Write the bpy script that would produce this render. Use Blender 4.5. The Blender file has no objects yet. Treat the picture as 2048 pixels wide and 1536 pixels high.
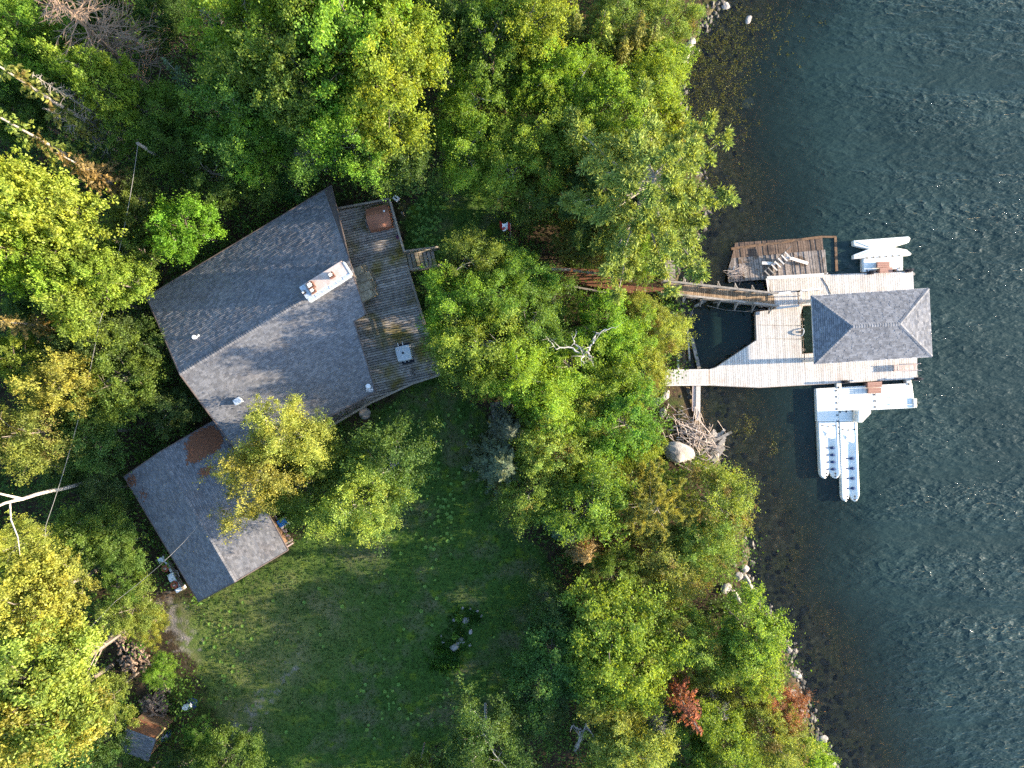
import bpy, math, random
import numpy as np
from mathutils import Vector, Matrix

# ------------------------------------------------------------------ camera, sky, sun, exposure
SC = bpy.context.scene
COL = SC.collection
F, CAMH, CX, CY = 1462.0, 60.0, 1024.0, 768.0        # focal length in pixels of the 2048 px photograph, flying height
cd = bpy.data.cameras.new('camera')
cam = bpy.data.objects.new('camera', cd)
COL.objects.link(cam)
cam.location = (0, 0, CAMH)
cam.rotation_euler = (0, 0, 0)
cd.sensor_fit = 'HORIZONTAL'
cd.sensor_width = 36.0
cd.lens = F / 2048.0 * 36.0
cd.clip_start = 0.5
cd.clip_end = 2000
SC.camera = cam

SUN_EL, SUN_AZ = math.radians(13.2), math.radians(2.0)   # azimuth: counter-clockwise from +x (east)
W = bpy.data.worlds.new('World')
SC.world = W
W.use_nodes = True
wn = W.node_tree
sky = wn.nodes.new('ShaderNodeTexSky')
sky.sky_type = 'NISHITA'
sky.sun_disc = False
sky.sun_elevation = SUN_EL
sky.sun_rotation = math.radians(90.0) - SUN_AZ
sky.air_density = 1.0
sky.dust_density = 0.8
sky.ozone_density = 2.5
bg = wn.nodes['Background']
bg.inputs['Strength'].default_value = 0.15
wn.links.new(sky.outputs[0], bg.inputs['Color'])
sd = bpy.data.lights.new('sun', 'SUN')
sd.energy = 4.0
sd.angle = math.radians(0.5)
sd.color = (1.0, 0.86, 0.66)
sun = bpy.data.objects.new('sun', sd)
COL.objects.link(sun)
sv = Vector((math.cos(SUN_EL) * math.cos(SUN_AZ), math.cos(SUN_EL) * math.sin(SUN_AZ), math.sin(SUN_EL)))
sun.rotation_euler = sv.to_track_quat('Z', 'Y').to_euler()
sun.location = (60, 0, 60)
SC.view_settings.view_transform = 'Standard'
SC.view_settings.look = 'None'
SC.view_settings.gamma = 1.0
SC.view_settings.use_curve_mapping = False
SC.view_settings.exposure = 2.25
SC.render.engine = 'CYCLES'
SC.cycles.max_bounces = 6
SC.cycles.diffuse_bounces = 3
SC.cycles.transparent_max_bounces = 8
SC.cycles.use_denoising = False
SC.cycles.sample_clamp_indirect = 6

# ------------------------------------------------------------------ helpers
def P(px, py, z=0.0):
    s = (CAMH - z) / F
    return Vector(((px - CX) * s, (CY - py) * s, z))

def PL(pts, z=0.0):
    return [P(a, b, z) for a, b in pts]

WL = {}
def wloc(o):
    return WL.get(o.name, Vector((0, 0, 0))) if o is not None else Vector((0, 0, 0))

def tag(o, label=None, cat=None, group=None, kind=None):
    if label: o['label'] = label
    if cat: o['category'] = cat
    if group: o['group'] = group
    if kind: o['kind'] = kind
    return o

def thing(name, loc, label, cat, group=None):
    o = bpy.data.objects.new(name, None)
    COL.objects.link(o)
    o.empty_display_size = 0.3
    o.location = loc
    WL[o.name] = Vector(loc)
    return tag(o, label, cat, group)

class MB:
    """Collects boxes, beams, tubes and prisms (world coordinates); build() links them as ONE mesh object."""
    def __init__(self):
        self.v = []; self.f = []; self.t = []
    def add(self, vs, fs, tint=None):
        b = len(self.v)
        self.v += [Vector(a) for a in vs]
        for f in fs:
            self.f.append([b + i for i in f])
            self.t.append(random.random() if tint is None else tint)
        return self
    def box(self, c, s, rz=0.0, M=None, tint=None):
        R = M if M is not None else Matrix.Rotation(rz, 3, 'Z')
        c = Vector(c); h = Vector(s) * 0.5
        vs = [c + R @ Vector((x * h.x, y * h.y, z * h.z)) for z in (-1, 1) for y in (-1, 1) for x in (-1, 1)]
        return self.add(vs, [(0, 2, 3, 1), (4, 5, 7, 6), (0, 1, 5, 4), (2, 6, 7, 3), (0, 4, 6, 2), (1, 3, 7, 5)], tint)
    def beam(self, a, b, w, h, tint=None):
        a = Vector(a); b = Vector(b); d = b - a
        x = d.normalized()
        y = Vector((0, 0, 1)).cross(x)
        if y.length < 1e-4: y = Vector((0, 1, 0))
        y.normalize(); z = x.cross(y)
        M = Matrix((x, y, z)).transposed()
        return self.box((a + b) / 2, (d.length, w, h), M=M, tint=tint)
    def tube(self, pts, rad, n=6, cap=True, tint=None):
        pts = [Vector(p) for p in pts]; rings = []
        for i, p in enumerate(pts):
            d = (pts[min(i + 1, len(pts) - 1)] - pts[max(i - 1, 0)]).normalized()
            u = d.orthogonal().normalized(); w = d.cross(u)
            r = rad[i] if isinstance(rad, (list, tuple)) else rad
            rings.append([p + (u * math.cos(2 * math.pi * k / n) + w * math.sin(2 * math.pi * k / n)) * r for k in range(n)])
        vs = [q for r in rings for q in r]; fs = []
        for i in range(len(pts) - 1):
            for k in range(n):
                fs.append((i * n + k, i * n + (k + 1) % n, (i + 1) * n + (k + 1) % n, (i + 1) * n + k))
        if cap:
            fs.append(tuple(range(n - 1, -1, -1))); fs.append(tuple(range(len(vs) - n, len(vs))))
        return self.add(vs, fs, tint)
    def prism(self, poly, z0, z1, tint=None):
        """poly: world xy (any z ignored unless z1 is None -> top follows poly z, bottom is z0 below)."""
        n = len(poly)
        p = [Vector((a[0], a[1], 0)) for a in poly]
        area = sum(p[i].x * p[(i + 1) % n].y - p[(i + 1) % n].x * p[i].y for i in range(n))
        idx = list(range(n)) if area > 0 else list(range(n - 1, -1, -1))
        if z1 is None:
            top = [Vector((poly[i][0], poly[i][1], poly[i][2])) for i in idx]
            bot = [t - Vector((0, 0, z0)) for t in top]
        else:
            top = [Vector((poly[i][0], poly[i][1], z1)) for i in idx]
            bot = [Vector((poly[i][0], poly[i][1], z0)) for i in idx]
        vs = bot + top
        fs = [tuple(range(n - 1, -1, -1)), tuple(range(n, 2 * n))]
        for i in range(n):
            j = (i + 1) % n
            fs.append((i, j, n + j, n + i))
        return self.add(vs, fs, tint)
    def build(self, name, mat, parent=None, bevel=0.0, smooth=False, origin=None):
        if origin is None:
            xs = [a.x for a in self.v]; ys = [a.y for a in self.v]; zs = [a.z for a in self.v]
            origin = Vector(((min(xs) + max(xs)) / 2, (min(ys) + max(ys)) / 2, min(zs)))
        me = bpy.data.meshes.new(name)
        me.from_pydata([tuple(a - origin) for a in self.v], [], self.f)
        at = me.attributes.new('tint', 'FLOAT', 'FACE')
        at.data.foreach_set('value', np.array(self.t, dtype=np.float32))
        if smooth:
            me.polygons.foreach_set('use_smooth', [True] * len(me.polygons))
        me.materials.append(mat)
        me.update()
        return place(name, me, origin, parent, bevel)

def place(name, me, origin, parent=None, bevel=0.0):
    o = bpy.data.objects.new(name, me)
    COL.objects.link(o)
    o.parent = parent
    o.location = Vector(origin) - wloc(parent)
    WL[o.name] = Vector(origin)
    if bevel:
        m = o.modifiers.new('bevel', 'BEVEL'); m.width = bevel; m.segments = 2; m.limit_method = 'ANGLE'
    return o

def np_mesh(name, V, mat, tint=None, k=4):
    """V: (N,k,3) separate polygons."""
    N = V.shape[0]
    me = bpy.data.meshes.new(name)
    me.vertices.add(N * k)
    me.vertices.foreach_set('co', V.reshape(-1).astype(np.float32))
    me.loops.add(N * k)
    me.loops.foreach_set('vertex_index', np.arange(N * k, dtype=np.int32))
    me.polygons.add(N)
    me.polygons.foreach_set('loop_start', np.arange(0, N * k, k, dtype=np.int32))
    me.polygons.foreach_set('loop_total', np.full(N, k, dtype=np.int32))
    if tint is not None:
        at = me.attributes.new('tint', 'FLOAT', 'FACE')
        at.data.foreach_set('value', tint.astype(np.float32))
    me.materials.append(mat)
    me.update(calc_edges=True)
    return me

def clip_half(poly, n, c):
    """Keep the side of a 2D polygon where n.p <= c."""
    out = []
    for i in range(len(poly)):
        a = poly[i]; b = poly[(i + 1) % len(poly)]
        da = n[0] * a[0] + n[1] * a[1] - c; db = n[0] * b[0] + n[1] * b[1] - c
        if da <= 0: out.append(a)
        if (da < 0 < db) or (db < 0 < da):
            t = da / (da - db)
            out.append((a[0] + t * (b[0] - a[0]), a[1] + t * (b[1] - a[1])))
    return out

def inside(px, py, poly):
    r = np.zeros(px.shape, bool); n = len(poly)
    for i in range(n):
        x0, y0 = poly[i][0], poly[i][1]; x1, y1 = poly[(i + 1) % n][0], poly[(i + 1) % n][1]
        if y0 == y1: continue
        c = ((y0 > py) != (y1 > py)) & (px < (x1 - x0) * (py - y0) / (y1 - y0) + x0)
        r ^= c
    return r

# ------------------------------------------------------------------ materials
def nodes_of(name):
    m = bpy.data.materials.new(name); m.use_nodes = True
    nt = m.node_tree; nt.nodes.clear()
    out = nt.nodes.new('ShaderNodeOutputMaterial')
    return m, nt, out

class NT:
    def __init__(self, nt): self.nt = nt
    def n(self, t, **kw):
        o = self.nt.nodes.new(t)
        for k, v in kw.items(): setattr(o, k, v)
        return o
    def l(self, a, b): self.nt.links.new(a, b)
    def math(self, op, a, b=None, clamp=False):
        m = self.n('ShaderNodeMath', operation=op, use_clamp=clamp)
        for i, q in enumerate((a, b)):
            if q is None: continue
            if isinstance(q, (int, float)): m.inputs[i].default_value = q
            else: self.l(q, m.inputs[i])
        return m.outputs[0]
    def mix(self, f, a, b, mode='MIX'):
        m = self.n('ShaderNodeMix', data_type='RGBA', blend_type=mode)
        for s, q in ((m.inputs[0], f), (m.inputs[6], a), (m.inputs[7], b)):
            if isinstance(q, (int, float)): s.default_value = q
            elif isinstance(q, tuple): s.default_value = (*q[:3], 1.0)
            else: self.l(q, s)
        return m.outputs[2]
    def noise(self, scale, detail=4, rough=0.55, vec=None, dim='3D'):
        o = self.n('ShaderNodeTexNoise'); o.inputs['Scale'].default_value = scale
        o.inputs['Detail'].default_value = detail; o.inputs['Roughness'].default_value = rough
        if vec is not None: self.l(vec, o.inputs['Vector'])
        return o.outputs['Fac']
    def ramp(self, f, lo, hi):
        m = self.n('ShaderNodeMapRange', clamp=True)
        m.inputs[1].default_value = lo; m.inputs[2].default_value = hi
        self.l(f, m.inputs[0]); return m.outputs[0]
    def pos(self): return self.n('ShaderNodeNewGeometry').outputs['Position']
    def attr(self, nm): return self.n('ShaderNodeAttribute', attribute_name=nm).outputs['Fac']

def surf(name, c1, c2=None, scale=2.0, rough=0.8, var=0.25, use='obj', lo=0.4, hi=0.62, c3=None, s3=0.4, lo3=0.52, hi3=0.62,
         bump=0.0, bscale=20.0, metal=0.0, spec=0.3):
    """Weathered surface: two colours mixed by noise, a third in large patches, brightness jitter per piece."""
    m, nt, out = nodes_of(name); T = NT(nt)
    b = T.n('ShaderNodeBsdfPrincipled')
    b.inputs['Roughness'].default_value = rough
    b.inputs['Metallic'].default_value = metal
    b.inputs['Specular IOR Level'].default_value = spec
    p = T.pos()
    col = c1
    if c2 is not None:
        col = T.mix(T.ramp(T.noise(scale, 5, 0.6, p), lo, hi), c1, c2)
    if c3 is not None:
        col = T.mix(T.ramp(T.noise(s3, 4, 0.6, p), lo3, hi3), col, c3)
    if var:
        if use == 'obj': r = T.n('ShaderNodeObjectInfo').outputs['Random']
        else: r = T.attr('tint')
        k = T.math('ADD', T.math('MULTIPLY', r, var * 2), 1 - var)
        cm = T.n('ShaderNodeCombineColor')
        for i in range(3): T.l(k, cm.inputs[i])
        col = T.mix(1.0, col, cm.outputs[0], 'MULTIPLY')
    if isinstance(col, tuple): b.inputs['Base Color'].default_value = (*col, 1)
    else: T.l(col, b.inputs['Base Color'])
    if bump:
        bp = T.n('ShaderNodeBump'); bp.inputs['Strength'].default_value = 0.6; bp.inputs['Distance'].default_value = bump
        T.l(T.noise(bscale, 4, 0.6, p), bp.inputs['Height']); T.l(bp.outputs[0], b.inputs['Normal'])
    T.l(b.outputs[0], out.inputs[0])
    return m

def leaf_mat(name, trans=0.5, lo=0.5, hi=1.5, sunlit_or_dry=None):
    """Leaves: the tree's own colour (object colour), every leaf and every clump a little different."""
    m, nt, out = nodes_of(name); T = NT(nt)
    oc = T.n('ShaderNodeObjectInfo').outputs['Color']
    t = T.attr('tint')
    k = T.math('ADD', T.math('MULTIPLY', t, hi - lo), lo)
    cm = T.n('ShaderNodeCombineColor'); 
    for i in range(3): T.l(k, cm.inputs[i])
    col = T.mix(1.0, oc, cm.outputs[0], 'MULTIPLY')
    col = T.mix(T.math('MULTIPLY', T.ramp(t, 0.72, 1.0), 0.45), col, T.mix(1.0, oc, (1.4, 1.2, 0.75), 'MULTIPLY'))
    hue = T.ramp(T.noise(0.9, 3, 0.55, T.pos()), 0.42, 0.68)
    col = T.mix(hue, col, T.mix(1.0, col, (1.25, 1.06, 0.8), 'MULTIPLY'))
    if sunlit_or_dry: col = T.mix(T.ramp(T.noise(0.55, 3, 0.5, T.pos()), 0.55, 0.68), col, sunlit_or_dry)
    d = T.n('ShaderNodeBsdfDiffuse'); T.l(col, d.inputs[0])
    tr = T.n('ShaderNodeBsdfTranslucent'); T.l(T.mix(1.0, col, (1.3, 1.2, 0.55), 'MULTIPLY'), tr.inputs[0])
    g = T.n('ShaderNodeBsdfGlossy'); g.inputs['Roughness'].default_value = 0.5; g.inputs['Color'].default_value = (0.9, 0.9, 0.9, 1)
    mx = T.n('ShaderNodeMixShader'); mx.inputs[0].default_value = trans
    T.l(d.outputs[0], mx.inputs[1]); T.l(tr.outputs[0], mx.inputs[2])
    m2 = T.n('ShaderNodeMixShader'); m2.inputs[0].default_value = 0.012
    T.l(mx.outputs[0], m2.inputs[1]); T.l(g.outputs[0], m2.inputs[2])
    T.l(m2.outputs[0], out.inputs[0])
    return m

M = {}
M['dock'] = surf('dock_boards', (0.52, 0.47, 0.42), (0.62, 0.57, 0.52), 6, 0.85, 0.14, c3=(0.48, 0.39, 0.33), s3=0.7, lo3=0.58, hi3=0.72)
M['dockframe'] = surf('dock_frame', (0.30, 0.23, 0.18), (0.38, 0.30, 0.24), 4, 0.85, 0.1)
M['ramp'] = surf('ramp_boards', (0.25, 0.165, 0.10), (0.36, 0.26, 0.17), 5, 0.85, 0.28, c3=(0.19, 0.125, 0.075), s3=0.8)
M['grey'] = surf('weathered_grey_wood', (0.22, 0.19, 0.165), (0.33, 0.29, 0.25), 5, 0.9, 0.22, c3=(0.12, 0.11, 0.085), s3=1.1)
M['pale'] = surf('pale_wood', (0.56, 0.50, 0.44), (0.66, 0.60, 0.54), 5, 0.85, 0.12)
M['deck'] = surf('house_deck_boards', (0.27, 0.23, 0.195), (0.43, 0.375, 0.325), 3.5, 0.85, 0.25, c3=(0.21, 0.16, 0.04), s3=0.30, lo3=0.49, hi3=0.62)
M['rail'] = surf('deck_rail', (0.22, 0.18, 0.145), (0.32, 0.27, 0.21), 6, 0.9, 0.15)
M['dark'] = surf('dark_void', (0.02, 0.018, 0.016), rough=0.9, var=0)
M['wall'] = surf('cottage_siding', (0.16, 0.09, 0.05), (0.20, 0.12, 0.07), 3, 0.85, 0.1)
M['fascia'] = surf('fascia', (0.10, 0.075, 0.065), (0.14, 0.105, 0.09), 5, 0.8, 0.1)
M['shingle'] = surf('shingles', (0.138, 0.138, 0.147), (0.178, 0.174, 0.178), 1.0, 0.95, 0.25, 'tint', 0.35, 0.65, (0.16, 0.143, 0.138), 0.55, 0.5, 0.8, bump=0.01, bscale=60)
M['shingle2'] = surf('boathouse_shingles', (0.155, 0.155, 0.165), (0.215, 0.21, 0.215), 1.6, 0.95, 0.26, 'tint', 0.35, 0.65, bump=0.01, bscale=60)
M['stone'] = surf('chimney_stone', (0.26, 0.20, 0.13), (0.40, 0.33, 0.23), 4, 0.9, 0.3, 'tint')
M['concrete'] = surf('concrete_cap', (0.50, 0.40, 0.345), (0.60, 0.50, 0.44), 2.5, 0.9, 0.0, c3=(0.40, 0.31, 0.26), s3=1.3)
M['flash'] = surf('metal_flashing', (0.36, 0.41, 0.46), (0.56, 0.58, 0.60), 9, 0.6, 0.1, metal=0.15, spec=0.4)
M['clay'] = surf('clay_flue', (0.11, 0.05, 0.036), (0.16, 0.075, 0.055), 6, 0.8, 0.1)
M['white'] = surf('white_plastic', (0.78, 0.75, 0.67), (0.82, 0.79, 0.72), 3, 0.55, 0.04, spec=0.4)
M['cream'] = surf('cream_plastic', (0.66, 0.60, 0.50), (0.70, 0.65, 0.56), 3, 0.6, 0.03)
M['black'] = surf('black_rubber', (0.02, 0.022, 0.03), rough=0.6, var=0)
M['brownplastic'] = surf('brown_composite', (0.34, 0.175, 0.125), (0.38, 0.205, 0.15), 5, 0.7, 0.12)
M['pinkwood'] = surf('pink_brown_wood', (0.50, 0.36, 0.30), (0.58, 0.44, 0.38), 5, 0.8, 0.1)
M['oldbeam'] = surf('rotten_brown_beam', (0.15, 0.085, 0.045), (0.22, 0.13, 0.075), 4, 0.9, 0.2, c3=(0.08, 0.055, 0.04), s3=1.5)
M['tarp'] = surf('rust_brown_cover', (0.36, 0.15, 0.085), (0.42, 0.18, 0.105), 2, 0.75, 0.05)
M['greycover'] = surf('pale_grey_cover', (0.52, 0.545, 0.56), (0.60, 0.62, 0.63), 5, 0.7, 0.0, bump=0.03, bscale=7)
M['needles'] = surf('fallen_needles', (0.24, 0.095, 0.045), (0.16, 0.07, 0.04), 14, 0.95, 0.25, 'tint')
M['gloss_white'] = surf('white_paint', (0.75, 0.76, 0.78), rough=0.5, var=0.0)
M['blue'] = surf('blue_tarp', (0.015, 0.16, 0.52), (0.02, 0.22, 0.62), 5, 0.5, 0.0, bump=0.03, bscale=8)
M['navy'] = surf('dark_blue_plastic', (0.01, 0.03, 0.10), rough=0.5, var=0.0)
M['log'] = surf('split_logs', (0.17, 0.115, 0.085), (0.30, 0.21, 0.15), 6, 0.9, 0.5, c3=(0.09, 0.075, 0.065), s3=2.0)
M['rust'] = surf('rusty_metal', (0.14, 0.06, 0.03), (0.22, 0.095, 0.045), 2.2, 0.8, 0.05, c3=(0.17, 0.06, 0.025), s3=1.2)
M['yellowwood'] = surf('raw_wood', (0.42, 0.30, 0.12), rough=0.8, var=0.05)
M['rock'] = surf('granite', (0.25, 0.22, 0.195), (0.37, 0.33, 0.30), 1.5, 0.9, 0.16, c3=(0.20, 0.18, 0.155), s3=1.2, lo3=0.56, hi3=0.66, bump=0.05, bscale=8)
M['wetrock'] = surf('wet_stone', (0.05, 0.043, 0.036), (0.115, 0.097, 0.078), 2.0, 0.6, 0.6, 'tint')
M['bark'] = surf('bark', (0.13, 0.10, 0.08), (0.24, 0.20, 0.165), 4, 0.95, 0.15)
M['birch'] = surf('birch_bark', (0.46, 0.42, 0.38), (0.27, 0.235, 0.205), 5, 0.85, 0.1)
M['greybark'] = surf('dead_grey_wood', (0.21, 0.18, 0.155), (0.32, 0.28, 0.25), 5, 0.9, 0.15)
M['brownbark'] = surf('dead_brown_wood', (0.19, 0.125, 0.085), (0.27, 0.19, 0.135), 5, 0.9, 0.3, 'tint')
M['driftwood'] = surf('driftwood', (0.33, 0.255, 0.21), (0.47, 0.395, 0.345), 5, 0.9, 0.3, 'tint')
M['mulch'] = surf('red_mulch', (0.21, 0.085, 0.045), (0.13, 0.058, 0.034), 9, 0.95, 0.0)
M['wire'] = surf('cable', (0.20, 0.19, 0.18), rough=0.6, var=0)
M['red'] = surf('red_cloth', (0.42, 0.03, 0.025), rough=0.8, var=0)
M['terracotta'] = surf('terracotta', (0.33, 0.085, 0.05), rough=0.8, var=0.1)
M['leaf'] = leaf_mat('leaves')
M['leafdry'] = leaf_mat('leaves_with_dry_tips', 0.45, sunlit_or_dry=(0.19, 0.14, 0.045))
M['needle'] = leaf_mat('needles', 0.35, 0.5, 1.45)
# ------------------------------------------------------------------ terrain
SHORE = [(1470, -300), (1452, -80), (1438, 0), (1404, 52), (1378, 92), (1360, 140), (1362, 210), (1376, 290), (1398, 350), (1410, 430), (1382, 490),
         (1362, 530), (1350, 570), (1362, 610), (1372, 650), (1368, 700), (1366, 740), (1384, 800), (1402, 850), (1436, 885), (1432, 925),
         (1446, 960), (1474, 1030), (1496, 1100), (1490, 1150), (1500, 1190), (1540, 1230), (1574, 1300), (1600, 1380), (1628, 1460), (1665, 1536),
         (1700, 1620), (1760, 1800)]
_sw = PL(SHORE)
_sy = np.array([p.y for p in _sw])[::-1]; _sx = np.array([p.x for p in _sw])[::-1]
def shore_x(y): return np.interp(y, _sy, _sx)
def sm(a, b, x):
    t = np.clip((x - a) / (b - a), 0, 1); return t * t * (3 - 2 * t)
def lumps(x, y):
    return (np.sin(x * 0.61 + 1.3) * np.cos(y * 0.47 + 0.4) + 0.6 * np.sin(x * 1.37 - y * 0.9) + 0.4 * np.cos(x * 2.3 + y * 1.9)) / 2
def terr(x, y):
    x = np.asarray(x, float); y = np.asarray(y, float)
    d = shore_x(y) - x
    dd = np.clip(d, 0, None)
    land = 0.02 + 0.95 * (1 - np.exp(-dd / 1.8)) + 2.0 * sm(4, 22, dd)
    w = np.clip(-d, 0, None)
    lake = 0.02 - 0.70 * (1 - np.exp(-w / 2.5)) - 1.0 * sm(3, 9, w) - 2.6 * sm(8, 19, w) - 3 * sm(19, 80, w)
    z = np.where(d > 0, land, lake)
    return z + lumps(x, y) * np.where(d > 0, np.clip(d * 0.05, 0, 0.1), np.clip(-d * 0.08, 0, 0.14))
def tz(p): return float(terr(p[0], p[1]))
def G(px, py):
    """A point of the photograph on the ground."""
    z = 2.0
    for _ in range(6): z = tz(P(px, py, z))
    return P(px, py, z)

def axis(lo, hi, step, far):
    a = list(np.arange(lo, hi + 1e-6, step)); s = step
    left, right = [], []
    v = lo
    while v > -far: s *= 1.35; v -= s; left.append(v)
    s = step; v = hi
    while v < far: s *= 1.35; v += s; right.append(v)
    return np.array(left[::-1] + a + right)

def sheet(name, xs, ys, zf, mat, attrs=None, kind='structure', smooth=True):
    X, Y = np.meshgrid(xs, ys); Z = zf(X, Y)
    nx, ny = len(xs), len(ys)
    v = np.stack([X, Y, Z], -1).reshape(-1, 3)
    i = np.arange(nx * ny).reshape(ny, nx)
    f = np.stack([i[:-1, :-1], i[:-1, 1:], i[1:, 1:], i[1:, :-1]], -1).reshape(-1)
    me = bpy.data.meshes.new(name)
    me.vertices.add(len(v)); me.vertices.foreach_set('co', v.reshape(-1).astype(np.float32))
    n = len(f) // 4
    me.loops.add(len(f)); me.loops.foreach_set('vertex_index', f.astype(np.int32))
    me.polygons.add(n); me.polygons.foreach_set('loop_start', np.arange(0, 4 * n, 4, dtype=np.int32))
    me.polygons.foreach_set('loop_total', np.full(n, 4, dtype=np.int32))
    me.polygons.foreach_set('use_smooth', np.full(n, smooth))
    for k, fn in (attrs or {}).items():
        at = me.attributes.new(k, 'FLOAT', 'POINT'); at.data.foreach_set('value', fn(X, Y).reshape(-1).astype(np.float32))
    me.materials.append(mat); me.update(calc_edges=True)
    o = bpy.data.objects.new(name, me); COL.objects.link(o)
    o['kind'] = kind
    return o

LAWN = [(846, 400), (868, 330), (930, 250), (985, 290), (1010, 420), (1005, 480), (900, 480), (870, 560), (866, 640), (880, 770), (960, 810), (985, 850),
        (968, 950), (1010, 1040), (1090, 1110), (1120, 1180), (1080, 1260), (1055, 1380), (1000, 1440), (930, 1450), (820, 1540), (520, 1560), (480, 1500),
        (420, 1420), (395, 1330), (345, 1270), (345, 1190), (400, 1200), (580, 1100), (640, 1030), (690, 900), (780, 800), (850, 760), (830, 600), (800, 420)]
LAWNW = PL(LAWN, 2.9)
GRAVEL = PL([(305, 1170), (345, 1165), (385, 1230), (420, 1320), (380, 1345), (340, 1290), (300, 1230)], 2.9)
STRIP = PL([(600, 1290), (620, 1320), (560, 1390), (515, 1440), (440, 1500), (430, 1470), (520, 1380), (570, 1330)], 2.9)
SUNLIT_LAWN = PL([(390, 1215), (560, 1140), (700, 1180), (660, 1300), (600, 1380), (500, 1450), (420, 1400), (350, 1280)], 2.9)  # part of the lawn with sunlight painted in as paler grass
def soft(poly, X, Y, r=0.7):
    a = np.zeros(X.shape); k = 0
    for dx in (-r, -r / 2, 0, r / 2, r):
        for dy in (-r, -r / 2, 0, r / 2, r):
            a += inside(X + dx, Y + dy, poly); k += 1
    return a / k

m, nt, out = nodes_of('ground_soil_grass'); T = NT(nt)
p = T.pos()
bs = T.n('ShaderNodeBsdfPrincipled'); bs.inputs['Roughness'].default_value = 0.95; bs.inputs['Specular IOR Level'].default_value = 0.1
litter = T.mix(T.ramp(T.noise(2.2, 6, 0.65, p), 0.38, 0.64), (0.028, 0.022, 0.014), (0.075, 0.05, 0.03))
litter = T.mix(T.ramp(T.noise(0.5, 5, 0.6, p), 0.5, 0.64), litter, (0.035, 0.05, 0.012))
g1 = T.mix(T.ramp(T.noise(9, 5, 0.7, p), 0.32, 0.68), (0.026, 0.060, 0.012), (0.068, 0.125, 0.022))
g2 = T.mix(T.ramp(T.noise(0.33, 5, 0.62, p), 0.48, 0.64), g1, T.mix(T.noise(12, 4, 0.6, p), (0.13, 0.115, 0.065), (0.075, 0.095, 0.03)))
g3 = T.mix(T.ramp(T.noise(0.7, 4, 0.6, p), 0.56, 0.66), g2, (0.095, 0.14, 0.015))
g3 = T.mix(T.math('MULTIPLY', T.attr('dry'), T.ramp(T.noise(0.9, 5, 0.65, p), 0.25, 0.7)), g3, T.mix(T.noise(11, 4, 0.6, p), (0.15, 0.17, 0.045), (0.19, 0.17, 0.075)))  # sunlight on the lower left lawn, put into the grass colour
edge = T.ramp(T.math('ADD', T.attr('lawn'), T.math('MULTIPLY', T.math('SUBTRACT', T.noise(1.1, 5, 0.6, p), 0.5), 1.1)), 0.35, 0.65)
c = T.mix(edge, litter, g3)
gv = T.mix(T.ramp(T.noise(16, 5, 0.7, p), 0.35, 0.65), (0.12, 0.105, 0.10), (0.29, 0.25, 0.22))
c = T.mix(T.ramp(T.math('ADD', T.attr('gravel'), T.math('MULTIPLY', T.math('SUBTRACT', T.noise(1.6, 5, 0.65, p), 0.5), 1.4)), 0.45, 0.75), c, gv)
vo = T.n('ShaderNodeTexVoronoi'); vo.inputs['Scale'].default_value = 1.7; T.l(p, vo.inputs['Vector'])
cob = T.mix(T.ramp(vo.outputs['Distance'], 0.1, 0.55), (0.33, 0.25, 0.15), (0.15, 0.12, 0.075))
cob = T.mix(T.ramp(T.noise(0.5, 4, 0.6, p), 0.45, 0.65), cob, T.mix(T.ramp(T.noise(3.5, 5, 0.65, p), 0.4, 0.62), (0.10, 0.095, 0.04), (0.34, 0.26, 0.12)))
c = T.mix(T.attr('bed'), c, cob)
T.l(c, bs.inputs['Base Color'])
bp = T.n('ShaderNodeBump'); bp.inputs['Distance'].default_value = 0.12; bp.inputs['Strength'].default_value = 0.8
T.l(T.noise(7, 5, 0.7, p), bp.inputs['Height']); T.l(bp.outputs[0], bs.inputs['Normal'])
T.l(bs.outputs[0], out.inputs[0])
M['ground'] = m

gx = axis(-46, 46, 0.45, 420); gy = axis(-36, 36, 0.45, 420)
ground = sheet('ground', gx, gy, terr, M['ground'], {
    'lawn': lambda X, Y: soft(LAWNW, X, Y, 0.9),
    'gravel': lambda X, Y: np.maximum(0.72 * soft(GRAVEL, X, Y, 1.2), 0.7 * soft(STRIP, X, Y, 0.9)),
    'dry': lambda X, Y: soft(SUNLIT_LAWN, X, Y, 3.0),
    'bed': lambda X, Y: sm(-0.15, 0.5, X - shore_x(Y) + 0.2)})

# ------------------------------------------------------------------ lake water
m, nt, out = nodes_of('lake_water'); T = NT(nt)
p = T.pos()
def wave_coords(ang, sx, sy):
    mp = T.n('ShaderNodeMapping'); mp.vector_type = 'POINT'
    mp.inputs['Rotation'].default_value = (0, 0, ang); mp.inputs['Scale'].default_value = (sx, sy, 1)
    T.l(p, mp.inputs['Vector']); return mp.outputs[0]
open_w = T.attr('open')
warp = T.n('ShaderNodeTexNoise'); warp.inputs['Scale'].default_value = 0.6; warp.inputs['Detail'].default_value = 2; T.l(p, warp.inputs['Vector'])
n1 = T.noise(1.0, 3, 0.5, wave_coords(math.radians(-62), 0.5, 1.35))      # wind wavelets, crests running lower left to upper right
n2 = T.noise(1.0, 3, 0.55, wave_coords(math.radians(-46), 1.3, 3.0))
n3 = T.noise(9.0, 3, 0.6, p)
ridge = T.math('SUBTRACT', 1.0, T.math('ABSOLUTE', T.math('SUBTRACT', T.math('MULTIPLY', n1, 2.0), 1.0)))
streak = T.ramp(T.noise(1.0, 4, 0.6, wave_coords(math.radians(47), 0.04, 0.26)), 0.38, 0.64)
amp = T.math('MULTIPLY', T.math('ADD', T.math('MULTIPLY', streak, 0.75), 0.4), T.math('ADD', T.math('MULTIPLY', open_w, 0.9), 0.22))
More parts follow.
